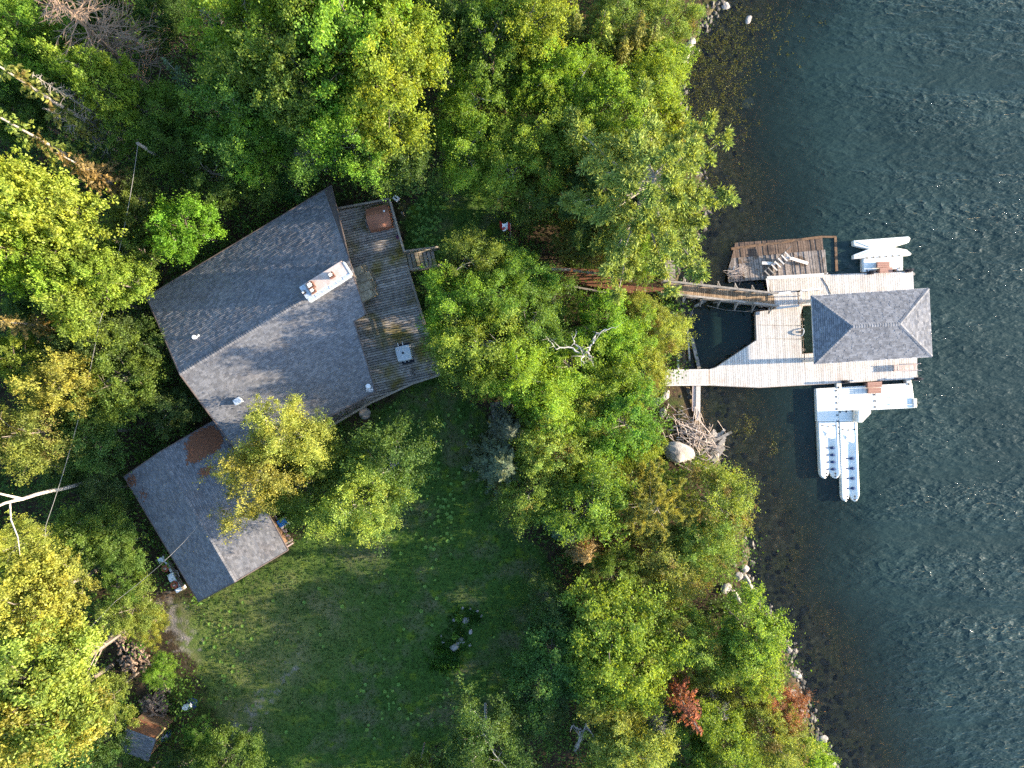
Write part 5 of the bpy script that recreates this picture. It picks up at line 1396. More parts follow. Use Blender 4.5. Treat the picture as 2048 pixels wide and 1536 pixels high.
# ------------------------------------------------------------------ the trees, one by one
TL = [
 # upper left woods
 ('broad', 28, 60, 66, 14, 'lime', 'bright green tree filling the top left corner of the picture'),
 ('broad', 112, 92, 66, 11, 'green', 'mid green tree between the corner tree and the brown dead spruce'),
 ('deadspruce', 185, 80, 112, 16, 'brown', 'tall dead spruce with a brown twiggy top near the upper left corner'),
 ('thinspruce', 78, 178, 78, 17, 'olive', 'thin yellowish spruce with an orange tinged top below the corner tree'),
 ('maple', 208, 168, 56, 13, 'lime', 'bright yellow green maple beside the brown dead spruce'),
 ('broad', 292, 222, 62, 9, 'green', 'green tree under the maple, close to the utility pole'),
 ('broad', 330, 285, 55, 8, 'green', 'green tree just right of the utility pole top'),
 ('thinspruce', 368, 170, 42, 11, 'blue', 'small spruce with a bluish tip standing alone in the dark gap'),
 ('deadgrey', 172, 215, 46, 14, 'brown', 'bare grey spruce trunk pointing at the utility pole, the upper of two'),
 ('deadgrey', 168, 262, 40, 11, 'brown', 'bare grey trunk parallel to and below the longer bare spruce'),
 ('thinspruce', 60, 285, 60, 16, 'olive', 'straggly olive spruce with pale trunk at the left edge above the yellow crown'),
 ('thinspruce', 178, 352, 62, 12, 'brown', 'straggly brownish spruce just above the yellow crown and left of the cable'),
 ('broad', 30, 215, 50, 10, 'dark', 'dark green tree at the left edge between the two olive spruces'),
 ('broad', 205, 20, 45, 9, 'dark', 'dark tree behind the twigs of the brown dead spruce'),
 ('broad', 312, 28, 40, 8, 'dark', 'dark tree at the top edge left of the big light canopy'),
 # big light canopy at the top
 ('broad', 690, 70, 112, 16, 'lime', 'widest bright crown of the big canopy at the top, right of centre of it'),
 ('broad', 775, 175, 98, 15, 'lime', 'bright crown at the right flank of the big top canopy'),
 ('birch', 700, 250, 76, 13, 'lime', 'bright lower crown of the big canopy, above the north deck corner'),
 ('broad', 575, 150, 96, 15, 'green', 'central green crown of the big canopy with pale limbs showing'),
 ('broad', 520, 48, 88, 14, 'lime', 'yellowish crown on the upper left of the big canopy'),
 ('birch', 480, 225, 88, 12, 'green', 'shaded green crown on the lower left of the big canopy'),
 ('birch', 610, 245, 70, 12, 'green', 'green crown in the lower middle of the big canopy'),
 ('broad', 800, 75, 80, 14, 'lime', 'bright crown at the upper right of the big canopy'),
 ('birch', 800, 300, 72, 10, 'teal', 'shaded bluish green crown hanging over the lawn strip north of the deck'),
 ('broad', 610, 15, 84, 15, 'lime', 'bright crown cut by the top edge in the middle of the big canopy'),
 ('broad', 466, 125, 58, 11, 'green', 'shaded crown along the dark left margin of the big canopy'),
 ('maple', 520, 285, 56, 10, 'lime', 'small yellow flecked crown at the lower left tip of the big canopy'),
 ('deadgrey', 612, 318, 44, 6, 'brown', 'grey leafless bush under the lower edge of the big canopy'),
 ('deadgrey', 405, 35, 40, 14, 'brown', 'pinkish bare branched tree at the top edge left of the big canopy'),
 # woods between the left edge and the cottage
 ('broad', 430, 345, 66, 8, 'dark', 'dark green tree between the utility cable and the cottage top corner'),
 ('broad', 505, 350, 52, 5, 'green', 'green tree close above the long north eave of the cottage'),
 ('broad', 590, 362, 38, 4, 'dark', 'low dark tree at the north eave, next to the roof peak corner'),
 ('maple', 365, 448, 56, 10, (.15, .26, .03), 'small maple with yellow sprays just off the long north eave'),
 ('broad', 285, 430, 50, 8, 'green', 'green tree between the power cable and the yellow sprayed maple'),
 ('maple', 60, 420, 88, 16, 'yel', 'large pale yellow crown at the left edge, the upper one'),
 ('maple', 30, 515, 72, 15, 'lime', 'lime crown at the left edge below the large pale yellow one'),
 ('maple', 118, 472, 58, 13, 'lime', 'lime crown tucked between the left edge crowns and the cable'),
 ('maple', 150, 590, 72, 13, 'lime', 'large lime maple hiding the power cable, left of the roof west corner'),
 ('maple', 212, 560, 56, 12, 'lime', 'lime maple crown nearest to the roof west corner'),
 ('broad', 255, 500, 48, 8, 'green', 'green tree in the dark gap just outside the north eave west end'),
 ('broad', 70, 600, 62, 9, 'dark', 'dark shaded tree left of the large lime maple'),
 ('thinspruce', 60, 662, 58, 13, 'brown', 'faded brownish spruce at the left edge below the lime maple'),
 ('broad', 22, 725, 46, 11, 'olive', 'olive crown at the left edge below the faded spruce'),
 ('broad', 190, 690, 56, 9, 'teal', 'bluish green tree across the cable from the roof west corner'),
 ('maple', 128, 775, 52, 12, 'yel', 'bright yellow green maple standing out of the shade by the cable'),
 ('broad', 240, 768, 66, 9, 'green', 'green tree west of the cottage gable, right of the cable'),
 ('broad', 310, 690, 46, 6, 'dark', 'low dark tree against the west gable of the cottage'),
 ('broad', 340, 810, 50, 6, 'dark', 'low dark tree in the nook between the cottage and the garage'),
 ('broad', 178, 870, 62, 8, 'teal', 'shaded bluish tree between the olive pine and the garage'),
 ('cedar', 62, 868, 68, 13, 'olive', 'olive pine like crown at the left edge, north of the white trunk'),
 ('broad', 120, 930, 50, 5, 'dark', 'dark tree just above the leaning white birch trunk'),
 ('broad', 203, 985, 40, 5, 'teal', 'bluish tree at the garage north corner'),
 ('birch', 28, 1085, 40, 13, 'yel', 'yellowish leafy limbs of the white trunked birch at the left edge'),
 ('broad', 175, 1075, 58, 7, 'green', 'green tree west of the garage, below the white birch trunk'),
 ('broad', 236, 1092, 46, 6, 'green', 'green tree against the garage west eave'),
 ('broad', 250, 1160, 42, 4, 'green', 'low green tree between the white planter bench and the yellow crowns'),
 ('maple', 48, 1205, 84, 13, 'yel', 'large yellow crown on the left edge south of the white birch trunk'),
 ('maple', 100, 1152, 48, 11, 'yel', 'yellow crown between the white birch and the upper firewood heap'),
 ('maple', 70, 1375, 108, 15, 'yel', 'largest yellow crown in the lower left corner area'),
 ('maple', 150, 1325, 54, 12, 'yel', 'yellow crown beside the lower firewood heap'),
 ('maple', 40, 1460, 92, 15, 'yel', 'yellow crown in the bottom left corner'),
 ('broad', 205, 1400, 46, 7, 'olive', 'olive green tree left of the dark firewood pile'),
 ('broad', 192, 1490, 46, 6, 'dark', 'dark tree at the west side of the small shed'),
 ('broad', 270, 1572, 36, 5, 'dark', 'dark tree below the grey roof slope of the shed'),
 ('broad', 372, 1532, 34, 4, 'dark', 'dark green tree at the bottom edge right of the shed'),
 ('broad', 395, 1475, 28, 3, 'green', 'small green bush tree between the shed and the white bucket'),
 ('broad', 452, 1522, 58, 7, 'green', 'round green tree at the bottom edge of the lawn'),
 ('broad', 130, 1540, 60, 9, 'dark', 'dark tree at the bottom edge between yellow crowns and shed'),
 ('broad', 262, 1222, 48, 4, 'yel', 'low yellow green bush between the garage gravel and the upper firewood heap'),
 ('broad', 300, 1250, 30, 2.5, 'yel', 'small sunlit bush at the edge of the gravel patch'),
 ('broad', 322, 1345, 30, 2.5, 'lime', 'small green bush between the two larger firewood piles'),
 # in front of the cottage
 ('birch', 562, 862, 68, 12.5, 'yel', 'yellow top of the tree rising over the cottage south eave'),
 ('birch', 505, 955, 78, 11.5, 'yel', 'wide yellow crown leaning over the garage roof'),
 ('birch', 608, 900, 66, 9, 'olive', 'olive crown beside the south walkway of the deck'),
 ('birch', 585, 985, 62, 9, 'green', 'green lower crown above the blue tarp'),
 ('birch', 715, 1012, 72, 11, 'yel', 'yellow half lit crown alone on the lawn edge'),
 ('birch', 766, 945, 84, 9, 'teal', 'shaded bluish green crown on the lawn behind the yellow half lit one'),
 ('birch', 695, 925, 46, 6, 'dark', 'dark crown between the two yellow crowns in front of the cottage'),
 # top middle
 ('broad', 884, 45, 62, 11, 'dark', 'dark crown at the top edge, left of the pale poplar'),
 ('broad', 985, 75, 78, 11, 'green', 'pale flecked poplar crown at the top middle'),
 ('broad', 1055, 45, 66, 12, 'lime', 'bright crown at the top edge right of the pale poplar'),
 ('maple', 1095, 135, 54, 10, 'lime', 'bright flecked crown left of the row of slim spruces'),
 ('deadgrey', 908, 140, 50, 4, 'rust', 'low tangle of brown bare twigs in the dark gap below the top edge'),
 ('birch', 955, 200, 66, 9, 'lime', 'birch at the head of the lawn strip'),
 ('birch', 945, 290, 62, 8, 'lime', 'green birch on the east side of the lawn strip above the flag'),
 ('maple', 1058, 190, 46, 9, 'lime', 'small bright crown between the birches and the dark gap'),
 ('birch', 1015, 330, 70, 8, 'lime', 'green birch with a pale trunk spot above the flag'),
 ('birch', 1078, 262, 62, 9, 'lime', 'yellow green birch left of the big white pine, upper'),
 ('birch', 1150, 180, 66, 9, 'lime', 'yellow green birch directly below the slim spruces'),
 ('birch', 1150, 275, 62, 9, 'lime', 'yellow green birch touching the upper left boughs of the white pine'),
 ('birch', 1228, 215, 68, 10, 'lime', 'bright birch just above the white pine'),
 ('broad', 1300, 185, 64, 9, 'lime', 'bright crown near the shoreline above the pine'),
 ('broad', 1330, 258, 44, 7, 'yel', 'yellow bush tree leaning over the shallows above the pine'),
 ('spruce', 1205, 70, 40, 10, 'olive', 'slim spruce with a pale tip, tallest of the row at the top'),
 ('spruce', 1150, 60, 36, 8, 'olive', 'slim spruce at the left end of the row at the top'),
 ('spruce', 1268, 78, 36, 9, 'olive', 'slim spruce third from the left in the top row'),
 ('spruce', 1303, 82, 36, 8, 'olive', 'slim spruce at the right end of the top row, nearest the water'),
 ('spruce', 1240, 115, 32, 7, 'olive', 'shortest slim spruce standing in front of the top row'),
 ('spruce', 1178, 120, 30, 7, 'cedar', 'small green spruce at the foot of the tallest slim one'),
 ('cedar', 1245, 25, 60, 6, 'cedar', 'cedar scrub at the top edge behind the slim spruces'),
 ('cedar', 1330, 32, 62, 5, 'cedar', 'cedar scrub in the top corner next to the water'),
 ('broad', 1332, 146, 42, 5, 'lime', 'bright bush tree overhanging the upper shoreline boulders'),
 ('broad', 1320, 120, 46, 5, 'lime', 'low bright bush between the spruces and the shoreline boulders'),
 ('cedar', 1100, 330, 56, 7, 'cedar', 'cedar at the left edge of the white pine boughs'),
 ('birch', 1060, 395, 54, 6, 'green', 'low birch right of the flag, left of the pine'),
 ('pine', 1290, 385, 186, 13, 'pine', 'big white pine with radiating boughs beside the upper shore'),
 ('pine', 1195, 395, 100, 9, 'teal', 'smaller bluish pine under the left side of the big white pine'),
 ('cedar', 1240, 490, 66, 6, 'cedar', 'cedar under the lower boughs of the white pine, above the red path'),
 ('cedar', 1294, 498, 44, 6, 'lime', 'light green cedar beside the old platform at the walkway head'),
 ('cedar', 1158, 472, 46, 4, 'olive', 'olive cedar just above the railing of the red path'),
 # middle strip between lawn and dock
 ('birch', 948, 520, 56, 9, 'green', 'green birch right of the deck stairs'),
 ('birch', 915, 605, 66, 9, 'lime', 'birch with forked pale limbs facing the middle of the deck'),
 ('birch', 985, 600, 56, 9.5, 'green', 'green birch behind the forked limb birch'),
 ('birch', 965, 690, 78, 10.5, 'lime', 'wide birch facing the lower deck corner'),
 ('birch', 910, 720, 54, 9, 'green', 'green birch hanging nearest the lower deck corner'),
 ('birch', 1025, 745, 66, 10, 'lime', 'green birch above the grey plank platform'),
 ('maple', 1042, 545, 52, 7, (.14, .26, .045), 'vivid green maple sapling near the start of the red path'),
 ('birch', 1090, 612, 46, 5, 'green', 'birch just below the red mulch path, left part'),
 ('birch', 1070, 655, 64, 9, 'green', 'green birch left of the bare white limbs'),
 ('broad', 1212, 652, 58, 7, 'lime', 'yellow flecked crown below the red path'),
 ('cedar', 1284, 634, 46, 5, 'olive', 'olive cedar left of the walkway landing'),
 ('cedar', 1324, 668, 46, 5, 'yel', 'yellow cedar bulging over the dark basin'),
 ('cedar', 1283, 748, 52, 6, 'yel', 'yellow cedar hiding the land end of the gangway'),
 ('broad', 1240, 700, 62, 6, 'lime', 'yellow green crown right of the bare white limbs'),
 ('broad', 1140, 735, 66, 7.5, 'lime', 'green crown below the bare white limbs'),
 ('broad', 1215, 775, 66, 7, 'lime', 'yellow green crown northwest of the boulder and brush pile'),
 ('broad', 1090, 810, 66, 9, 'lime', 'yellow green crown east of the grey plank platform'),
 # lower middle
 ('cedar', 1105, 890, 78, 9, 'olive', 'pale olive crown south of the grey plank platform'),
 ('spruce', 1010, 935, 66, 9, 'blue', 'silver blue spruce at the lawn edge, lower one'),
 ('spruce', 1025, 860, 56, 8, 'blue', 'silver blue spruce right below the plank platform'),
 ('cedar', 1060, 975, 68, 8, 'cedar', 'dull green cedar next to the silver blue spruce'),
 ('broad', 1155, 835, 56, 7, 'yel', 'yellow crown between the olive crown and the bright green one'),
 ('broad', 1248, 848, 66, 8, (.14, .26, .045), 'vivid green crown left of the brush pile'),
 ('broad', 1264, 900, 42, 5, 'lime', 'lime bush tree touching the large boulder'),
 ('broad', 1195, 915, 48, 5, 'olive', 'olive bush tree left of the lime one near the boulder'),
 ('maple', 1180, 1000, 76, 9, (.14, .26, .045), 'vivid green maple in the middle of the lower thicket'),
 ('pine', 1305, 1005, 82, 9, 'pine', 'small pine with bluish shaded side in the lower thicket'),
 ('pine', 1318, 978, 54, 6, 'olive', 'olive pine below the large boulder'),
 ('cedar', 1435, 1015, 74, 7, 'olive', 'olive willow like crown overhanging the lower shore, upper half'),
 ('cedar', 1412, 1085, 72, 6.5, 'cedar', 'olive willow like crown above the shoreline slabs'),
 ('cedar', 1345, 1120, 72, 6, 'olive', 'wide olive thicket crown inland of the shoreline slabs'),
 ('spruce', 1172, 1105, 36, 7, 'brown', 'small tan tipped spruce at the lawn side of the lower thicket'),
 ('spruce', 1135, 1060, 40, 6, 'blue', 'little blue grey spruce behind the tan tipped one'),
 ('cedar', 1225, 1150, 46, 6, 'cedar', 'dark cedar between the tan spruce and the bright maples'),
 ('cedar', 1290, 1190, 56, 5, 'olive', 'olive scrub crown above the gap between the two bright maples'),
 ('maple', 1222, 1270, 92, 7.5, 'lime', 'large bright maple at the lower middle, upper half of its pair'),
 ('maple', 1265, 1345, 84, 7.5, 'lime', 'large bright maple at the lower middle, lower half of its pair'),
 ('broad', 1105, 1330, 80, 5.5, 'teal', 'shaded bluish green tree on the lawn side of the bright maple'),
 ('broad', 1080, 1400, 58, 5, 'dark', 'dark tree below the shaded bluish one'),
 ('broad', 1110, 1225, 50, 5, 'dark', 'low dark tree at the lawn edge above the bright maple'),
 ('maple', 1228, 1430, 58, 6.5, 'yel', 'yellow green crown below the bright maple pair'),
 ('maple', 1255, 1505, 62, 8, 'yel', 'yellow green crown at the bottom edge below the bright maples'),
 ('cedar', 1370, 1280, 58, 7, 'olive', 'olive cedar between the two bright lower maples'),
 ('cedar', 1392, 1335, 50, 5, 'olive', 'brownish olive cedar above the red fir'),
 ('maple', 1500, 1270, 68, 8, 'lime', 'bright maple overhanging the lower shoreline rocks'),
 ('maple', 1490, 1330, 62, 7, 'lime', 'lime maple just below the one over the shoreline rocks'),
 ('thinspruce', 1380, 1425, 50, 11, 'red', 'dead red fir with its tip pointing to the bottom edge'),
 ('cedar', 1567, 1420, 46, 5, 'red', 'low red dead fir next to the lower shoreline rocks'),
 ('deadgrey', 1310, 1430, 40, 6, 'brown', 'grey bare tree left of the red fir'),
 ('deadgrey', 1440, 1410, 38, 6, 'brown', 'grey bare tree right of the red fir'),
 ('maple', 1430, 1452, 40, 6, 'lime', 'round bright crown right beside the tip of the red fir'),
 ('broad', 1360, 1522, 60, 6, (.14, .26, .045), 'vivid green crown at the bottom edge below the red fir'),
 ('broad', 1460, 1515, 70, 8, (.14, .26, .045), 'vivid green crown at the bottom edge, second from the water'),
 ('cedar', 1545, 1480, 66, 6, 'olive', 'olive cedar below the low red fir'),
 ('maple', 1620, 1520, 40, 5, 'lime', 'lime bush tree at the bottom edge beside the water'),
 ('cedar', 1478, 1395, 48, 5, 'olive', 'olive cedar between the bright shore maple and the red fir'),
 ('birch', 965, 1480, 72, 8, 'dark', 'shaded tree at the bottom middle under the lawn'),
 ('maple', 835, 1545, 34, 6, 'yel', 'small sunlit crown cut by the bottom edge of the lawn'),
 ('broad', 920, 1540, 50, 6, 'dark', 'dark crown at the bottom edge beside the small sunlit one'),
]
for e in TL: tree(*e)

def snag(base, strokes, r, label, mat='birch'):
    t = thing('dead_tree', G(*base), label, 'tree'); b = MB()
    for pts in strokes:
        n = len(pts); P3 = [P(x, y, z) if z is not None else G(x, y) for x, y, z in pts]
        full = []; rr = []
        for i in range(n - 1):
            for k in range(3):
                f = k / 3; full.append(P3[i].lerp(P3[i + 1], f) + Vector((random.uniform(-.09, .09), random.uniform(-.09, .09), 0)) * (1 if k else 0)); rr.append(r * (1 - .8 * (i + f) / (n - 1)) * (.55 if pts is not strokes[0] else 1))
        full.append(P3[-1]); rr.append(r * .1); b.tube(full, rr, 6)
        for k in range(2, len(full), 2):
            d = Vector((random.uniform(-1, 1), random.uniform(-1, 1), random.uniform(-.2, .6))).normalized() * random.uniform(.3, 1.0)
            b.tube([full[k], full[k] + d * .5 + Vector((0, 0, .1)), full[k] + d], [rr[k] * .5, rr[k] * .3, .008], 4)
    b.build('trunk', M[mat], t)
snag((1160, 712), [[(1160, 712, None), (1168, 710, 6.5), (1172, 706, 8.8), (1176, 700, 9.2)],
     [(1172, 706, 8.8), (1160, 706, 8.9), (1136, 694, 9.2), (1113, 699, 9.4), (1100, 682, 9.6), (1092, 673, 9.7)],
     [(1172, 706, 8.8), (1152, 690, 9.2), (1146, 678, 9.4), (1154, 662, 9.5)],
     [(1176, 704, 9), (1182, 690, 9.4), (1190, 672, 9.7), (1204, 662, 9.9), (1218, 658, 10), (1236, 652, 10)],
     [(1172, 706, 8.8), (1163, 716, 9.2), (1168, 728, 9.3)], [(1176, 704, 9), (1182, 712, 9.1), (1186, 714, 9.3)]], .15,
     'dead birch with bare white crooked limbs over the green crowns')
snag((1150, 1480), [[(1150, 1500, None), (1164, 1470, 7), (1172, 1448, 8)], [(1164, 1462, 7.4), (1154, 1455, 7.6), (1144, 1452, 7.8), (1140, 1464, 7.9)], [(1160, 1462, 7.4), (1158, 1490, 7.5), (1150, 1502, 7.4)],
     [(1172, 1448, 8), (1186, 1470, 7.4), (1196, 1510, 7)]], .14, 'bare pale branched tree near the bottom edge by the lawn', 'greybark')
# leaning white birch trunk at the left edge
bt = thing('birch_tree', G(215, 955), 'leaning birch with a thick bare white trunk running in from the left edge', 'tree')
b = MB(); q = G(213, 958)
b.tube([q, P(185, 965, 4), P(160, 968, 6), P(128, 977, 8), P(100, 982, 10), P(72, 989, 11.5), P(45, 998, 13), P(10, 1006, 14.5), P(-20, 1020, 16)], [.15, .145, .14, .13, .12, .11, .10, .08, .06], 7)
b.tube([P(20, 1006, 14), P(22, 1040, 14.5), P(36, 1075, 15), P(40, 1110, 15.5)], [.055, .045, .035, .012], 6)
b.tube([P(45, 998, 13), P(-10, 985, 15)], [.1, .05], 6)
b.build('trunk', M['birch'], bt)

# ------------------------------------------------------------------ undergrowth, grass, weeds
rs = np.random.RandomState(3)
BLOCK = [PL(LAWN, 2.9), PL(dp, 2.9), [q.xy for q in (NWc, R0, SWc, SEc, S3, R1, NEc)], [q.xy for q in (ga, gb, g1, gc, gd, g0)], GRAVEL,
         [q.xy for q in mp_], [q.xy for q in (sa, sb, r1, sc_, sdd, r0)]]
HEAPS = [PL([(1330, 770), (1400, 770), (1450, 900), (1420, 940), (1310, 940), (1325, 860)], .8), PL([(312, 1105), (350, 1105), (385, 1180), (355, 1190)], 3), PL([(280, 1355), (345, 1355), (345, 1455), (280, 1440)], 3), PL([(200, 1240), (260, 1240), (310, 1300), (305, 1345), (240, 1345)], 3)]
def free(x, y, blocks=BLOCK + HEAPS):
    ok = shore_x(y) - x > .5
    for b in blocks: ok &= ~inside(x, y, b)
    return ok
N = 7200
x = rs.uniform(-47, 26, N); y = rs.uniform(-35, 35, N); ok = free(x, y); x = x[ok]; y = y[ok]
V = []; Tn = []
for a, b in zip(x, y):
    k = rs.randint(22, 64); r = rs.uniform(.3, .75); h = rs.uniform(.25, 1.7)
    z = float(terr(a, b)); c = np.array([a, b, z + h]) + rs.randn(k, 3) * np.array([r, r, h * .4])
    c[:, 2] = np.maximum(c[:, 2], z + .05)
    V.append(leaf_quads(c, unit(rs.randn(k, 3) * .5 + np.array([0, 0, 1])), rs.uniform(.13, .26, k), rs)); Tn.append(np.clip(rs.uniform(.05, .75) + rs.randn(k) * .15, 0, 1))
V = np.concatenate(V); Tn = np.concatenate(Tn)
ug = place('undergrowth', np_mesh('undergrowth', V, M['leaf'], Tn), (0, 0, 0)); ug['kind'] = 'stuff'; ug.color = (.085, .175, .028, 1)
# lawn grass: short tufts
N = 72000
x = rs.uniform(-26, 6, N); y = rs.uniform(-32, 22, N)
NOGRASS = BLOCK[1:] + HEAPS
ok = inside(x + rs.randn(N) * .4, y + rs.randn(N) * .4, LAWNW) & free(x, y, NOGRASS)
g = soft(STRIP, x, y, .6); ok &= rs.rand(N) > g * .9
x = x[ok]; y = y[ok]; z = terr(x, y)
pn = (np.sin(x * .9 + np.sin(y * .7) * 1.5) + np.sin(y * 1.1 + x * .35)) * .25 + .5
c = np.stack([x, y, z + .04], 1); n = unit(rs.randn(len(x), 3) * .6 + np.array([0, 0, .9]))
gr = place('grass', np_mesh('grass', leaf_quads(c, n, rs.uniform(.10, .24, len(x)), rs, 3.0), M['leaf'], np.clip(pn * .5 + rs.randn(len(x)) * .2 + .1, 0, 1)), (0, 0, 0)); gr['kind'] = 'stuff'; gr.color = (.06, .13, .02, 1)
# pale broad leaved weeds scattered over the lawn
V = []; Tn = []
spots = []
for cx_, cy_, sd_x, sd_y, n_ in ((880, 1040, 25, 60, 44), (850, 430, 25, 60, 170), (800, 1420, 60, 35, 34), (930, 1360, 45, 40, 30), (840, 950, 40, 60, 36), (920, 860, 30, 40, 22), (840, 340, 20, 40, 40), (760, 840, 50, 25, 30), (430, 1290, 40, 60, 50), (700, 1250, 140, 90, 40)):
    for _ in range(n_): spots.append((rs.normal(cx_, sd_x), rs.normal(cy_, sd_y)))
for px, py in spots:
    q = G(px, py)
    if not free(np.array([q.x]), np.array([q.y]), NOGRASS)[0]: continue
    k = rs.randint(5, 10); a = rs.rand() * 6.28 + np.arange(k) * 6.283 / k; l = rs.uniform(.09, .19)
    dr = np.stack([np.cos(a), np.sin(a), np.full(k, .25)], 1)
    c = np.array([q.x, q.y, q.z + .07]) + dr * l * .55
    V.append(leaf_quads(c, unit(np.array([0, 0, 1.0]) - dr * .25), np.full(k, l), rs, 1.5, dr)); Tn.append(np.clip(.6 + rs.randn(k) * .15, 0, 1))
wd = place('weeds', np_mesh('weeds', np.concatenate(V), M['leaf'], np.concatenate(Tn)), (0, 0, 0)); wd['kind'] = 'stuff'; wd.color = (.18, .33, .07, 1)
# flower bed in the lawn: stones and plants
fb = thing('flower_bed', G(922, 1268), 'round flower bed with grey stones and leafy plants in the lawn', 'flower bed')

def rock_mesh(seed, flat=.6, n=2):
    rs_ = random.Random(seed); bm = __import__('bmesh').new()
    __import__('bmesh').ops.create_icosphere(bm, subdivisions=n, radius=1.0)
    o = [Vector((rs_.uniform(-1, 1), rs_.uniform(-1, 1), rs_.uniform(-1, 1))).normalized() for _ in range(9)]; cut = [rs_.uniform(.62, .95) for _ in o]
    for v in bm.verts:
        for d, c in zip(o, cut):
            k = v.co.dot(d)
            if k > c: v.co -= d * (k - c) * .85
        v.co += Vector((rs_.uniform(-1, 1), rs_.uniform(-1, 1), rs_.uniform(-1, 1))) * .035
        v.co.z *= flat
    me = bpy.data.meshes.new('rock'); bm.to_mesh(me); bm.free(); me.materials.append(M['rock'])
    at = me.attributes.new('tint', 'FLOAT', 'FACE'); at.data.foreach_set('value', np.random.RandomState(seed).rand(len(me.polygons)).astype(np.float32))
    return me
RK = [rock_mesh(s, f, 3) for s, f in ((1, .6), (2, .7), (3, .5), (4, .8), (5, .45))]
RKB = rock_mesh(9, .72, 4); RKB.polygons.foreach_set('use_smooth', [True] * len(RKB.polygons))
def rock(name, px, py, sx, sy, sz, rz, parent=None, zoff=0.0, me=None, i=0):
    q = G(px, py); q.z = max(q.z, -.15) + zoff
    o = place(name, me or RK[i % 5], q, parent); o.rotation_euler = (random.uniform(-.2, .2), random.uniform(-.2, .2), rz); o.scale = (sx, sy, sz); return o
for k, (px, py, s) in enumerate(((932, 1240, .38), (941, 1263, .22), (923, 1281, .3), (908, 1294, .4), (915, 1286, .22), (908, 1240, .16), (955, 1222, .14), (963, 1232, .13), (940, 1217, .12), (925, 1216, .12), (882, 1272, .13), (886, 1284, .14), (940, 1290, .14))):
    rock('stone', px, py, s, s * .8, s * .8, k * 1.1, fb, .03, i=k)
V = []; Tn = []
for k in range(150):
    a = rs.rand() * 6.28; r = rs.rand() ** .5; cx_, cy_ = ((930, 1240), (905, 1285), (885, 1320))[k % 3]
    q = G(cx_ + math.cos(a) * r * 34, cy_ + math.sin(a) * r * 26); m_ = 26
    o = unit(rs.randn(m_, 3) * np.array([1, 1, .5]) + np.array([0, 0, .9])); c = np.array(q) + o * rs.uniform(.08, .34, (m_, 1))
    long_ = k % 3 == 2
    V.append(leaf_quads(c, unit(np.cross(o, rs.randn(m_, 3))), rs.uniform(.12, .3, m_) * (1.6 if long_ else .7), rs, 4.0 if long_ else 1.6, o)); Tn.append(np.clip(rs.uniform(.1, .5) + rs.randn(m_) * .15 + (.25 if long_ else 0), 0, 1))
o = place('bed_plants', np_mesh('bed_plants', np.concatenate(V), M['leaf'], np.concatenate(Tn)), fb.location, fb)
o.data.transform(Matrix.Translation(-fb.location)); o.color = (.07, .17, .035, 1); o['kind'] = 'stuff'
for px, py, s in ((918, 1234, .34), (910, 1269, .4)):
    q = G(px, py); V = []; 
    k = 60; a = rs.rand(k) * 6.28; dr = np.stack([np.cos(a), np.sin(a), rs.uniform(.2, 1.6, k)], 1); dr = unit(dr)
    V = leaf_quads(np.array([0, 0, .12]) + dr * rs.uniform(.1, 1, (k, 1)) * s, unit(np.cross(dr, rs.randn(k, 3))), rs.uniform(.14, .26, k), rs, 1.8, dr)
    o = place('leafy_plant', np_mesh('leafy_plant', V, M['leaf'], np.clip(.6 + rs.randn(k) * .15, 0, 1)), q, fb); o.color = (.13, .26, .05, 1)

# ------------------------------------------------------------------ shoreline rocks
BIG = [
 (1357, 906, 1.35, .92, 1.0, -.35, 'large pale rounded boulder beside the brush pile on the shore'),
 (1494, 1168, .95, .42, .5, -1.35, 'long grey slab pointing down at the lower shoreline'),
 (1470, 1190, .8, .24, .4, -1.0, 'narrow grey slab left of the long slab at the lower shoreline'),
 (1490, 1137, .35, .3, .3, .2, 'small pale rounded rock above the long shoreline slab'),
 (1476, 1152, .4, .34, .35, .8, 'pale rock between the olive crowns and the long slab'),
 (1450, 1176, .55, .45, .4, .4, 'rounded pinkish rock half under the olive crowns at the slabs'),
 (1502, 1188, .6, .35, .3, .5, 'flat dark rock at the foot of the long slab'),
 (1381, 87, .55, .33, .35, .9, 'pale boulder on the upper shoreline'),
 (1372, 115, .75, .25, .3, 1.05, 'long pale slab just below the upper shoreline boulder'),
 (1452, 14, .42, .32, .3, .2, 'pinkish rock in the water at the top edge, nearest the shore'),
 (1492, 46, .42, .3, .25, .9, 'tan rock just under the top edge shallows'),
 (1602, 4, .5, .3, .3, .1, 'tan rock cut by the top edge, farthest out in the lake'),
 (1490, 212, .55, .45, .35, .3, 'rounded brown rock under the shallows right of the pine'),
 (1344, 632, .5, .4, .3, .3, 'white rounded rock under the walkway land end'),
 (1582, 1388, .5, .4, .35, .7, 'grey rock beside the low red fir, upper'),
 (1596, 1402, .5, .42, .35, .2, 'squared grey rock beside the low red fir, middle'),
 (1601, 1422, .4, .33, .3, 1.0, 'small pale rock beside the low red fir, lower'),
 (1590, 1346, .62, .28, .25, -.6, 'flat grey slab at the shore right of the lime maple'),
 (1577, 1300, .3, .24, .22, .2, 'small pale stone at the shore beside the bright maple'),
 (1643, 1478, .5, .4, .35, .5, 'grey rock at the shore near the bottom edge'),
 (1662, 1528, .4, .3, .25, .2, 'small grey rock at the bottom edge of the shore'),
 (1330, 790, .5, .38, .3, .9, 'grey rock among bushes below the gangway'),
 (1313, 803, .42, .35, .3, .2, 'pale speckled rock left of the grey one below the gangway'),
 (1325, 825, .42, .32, .3, 1.2, 'third grey rock below the gangway, nearest the brush pile'),
]
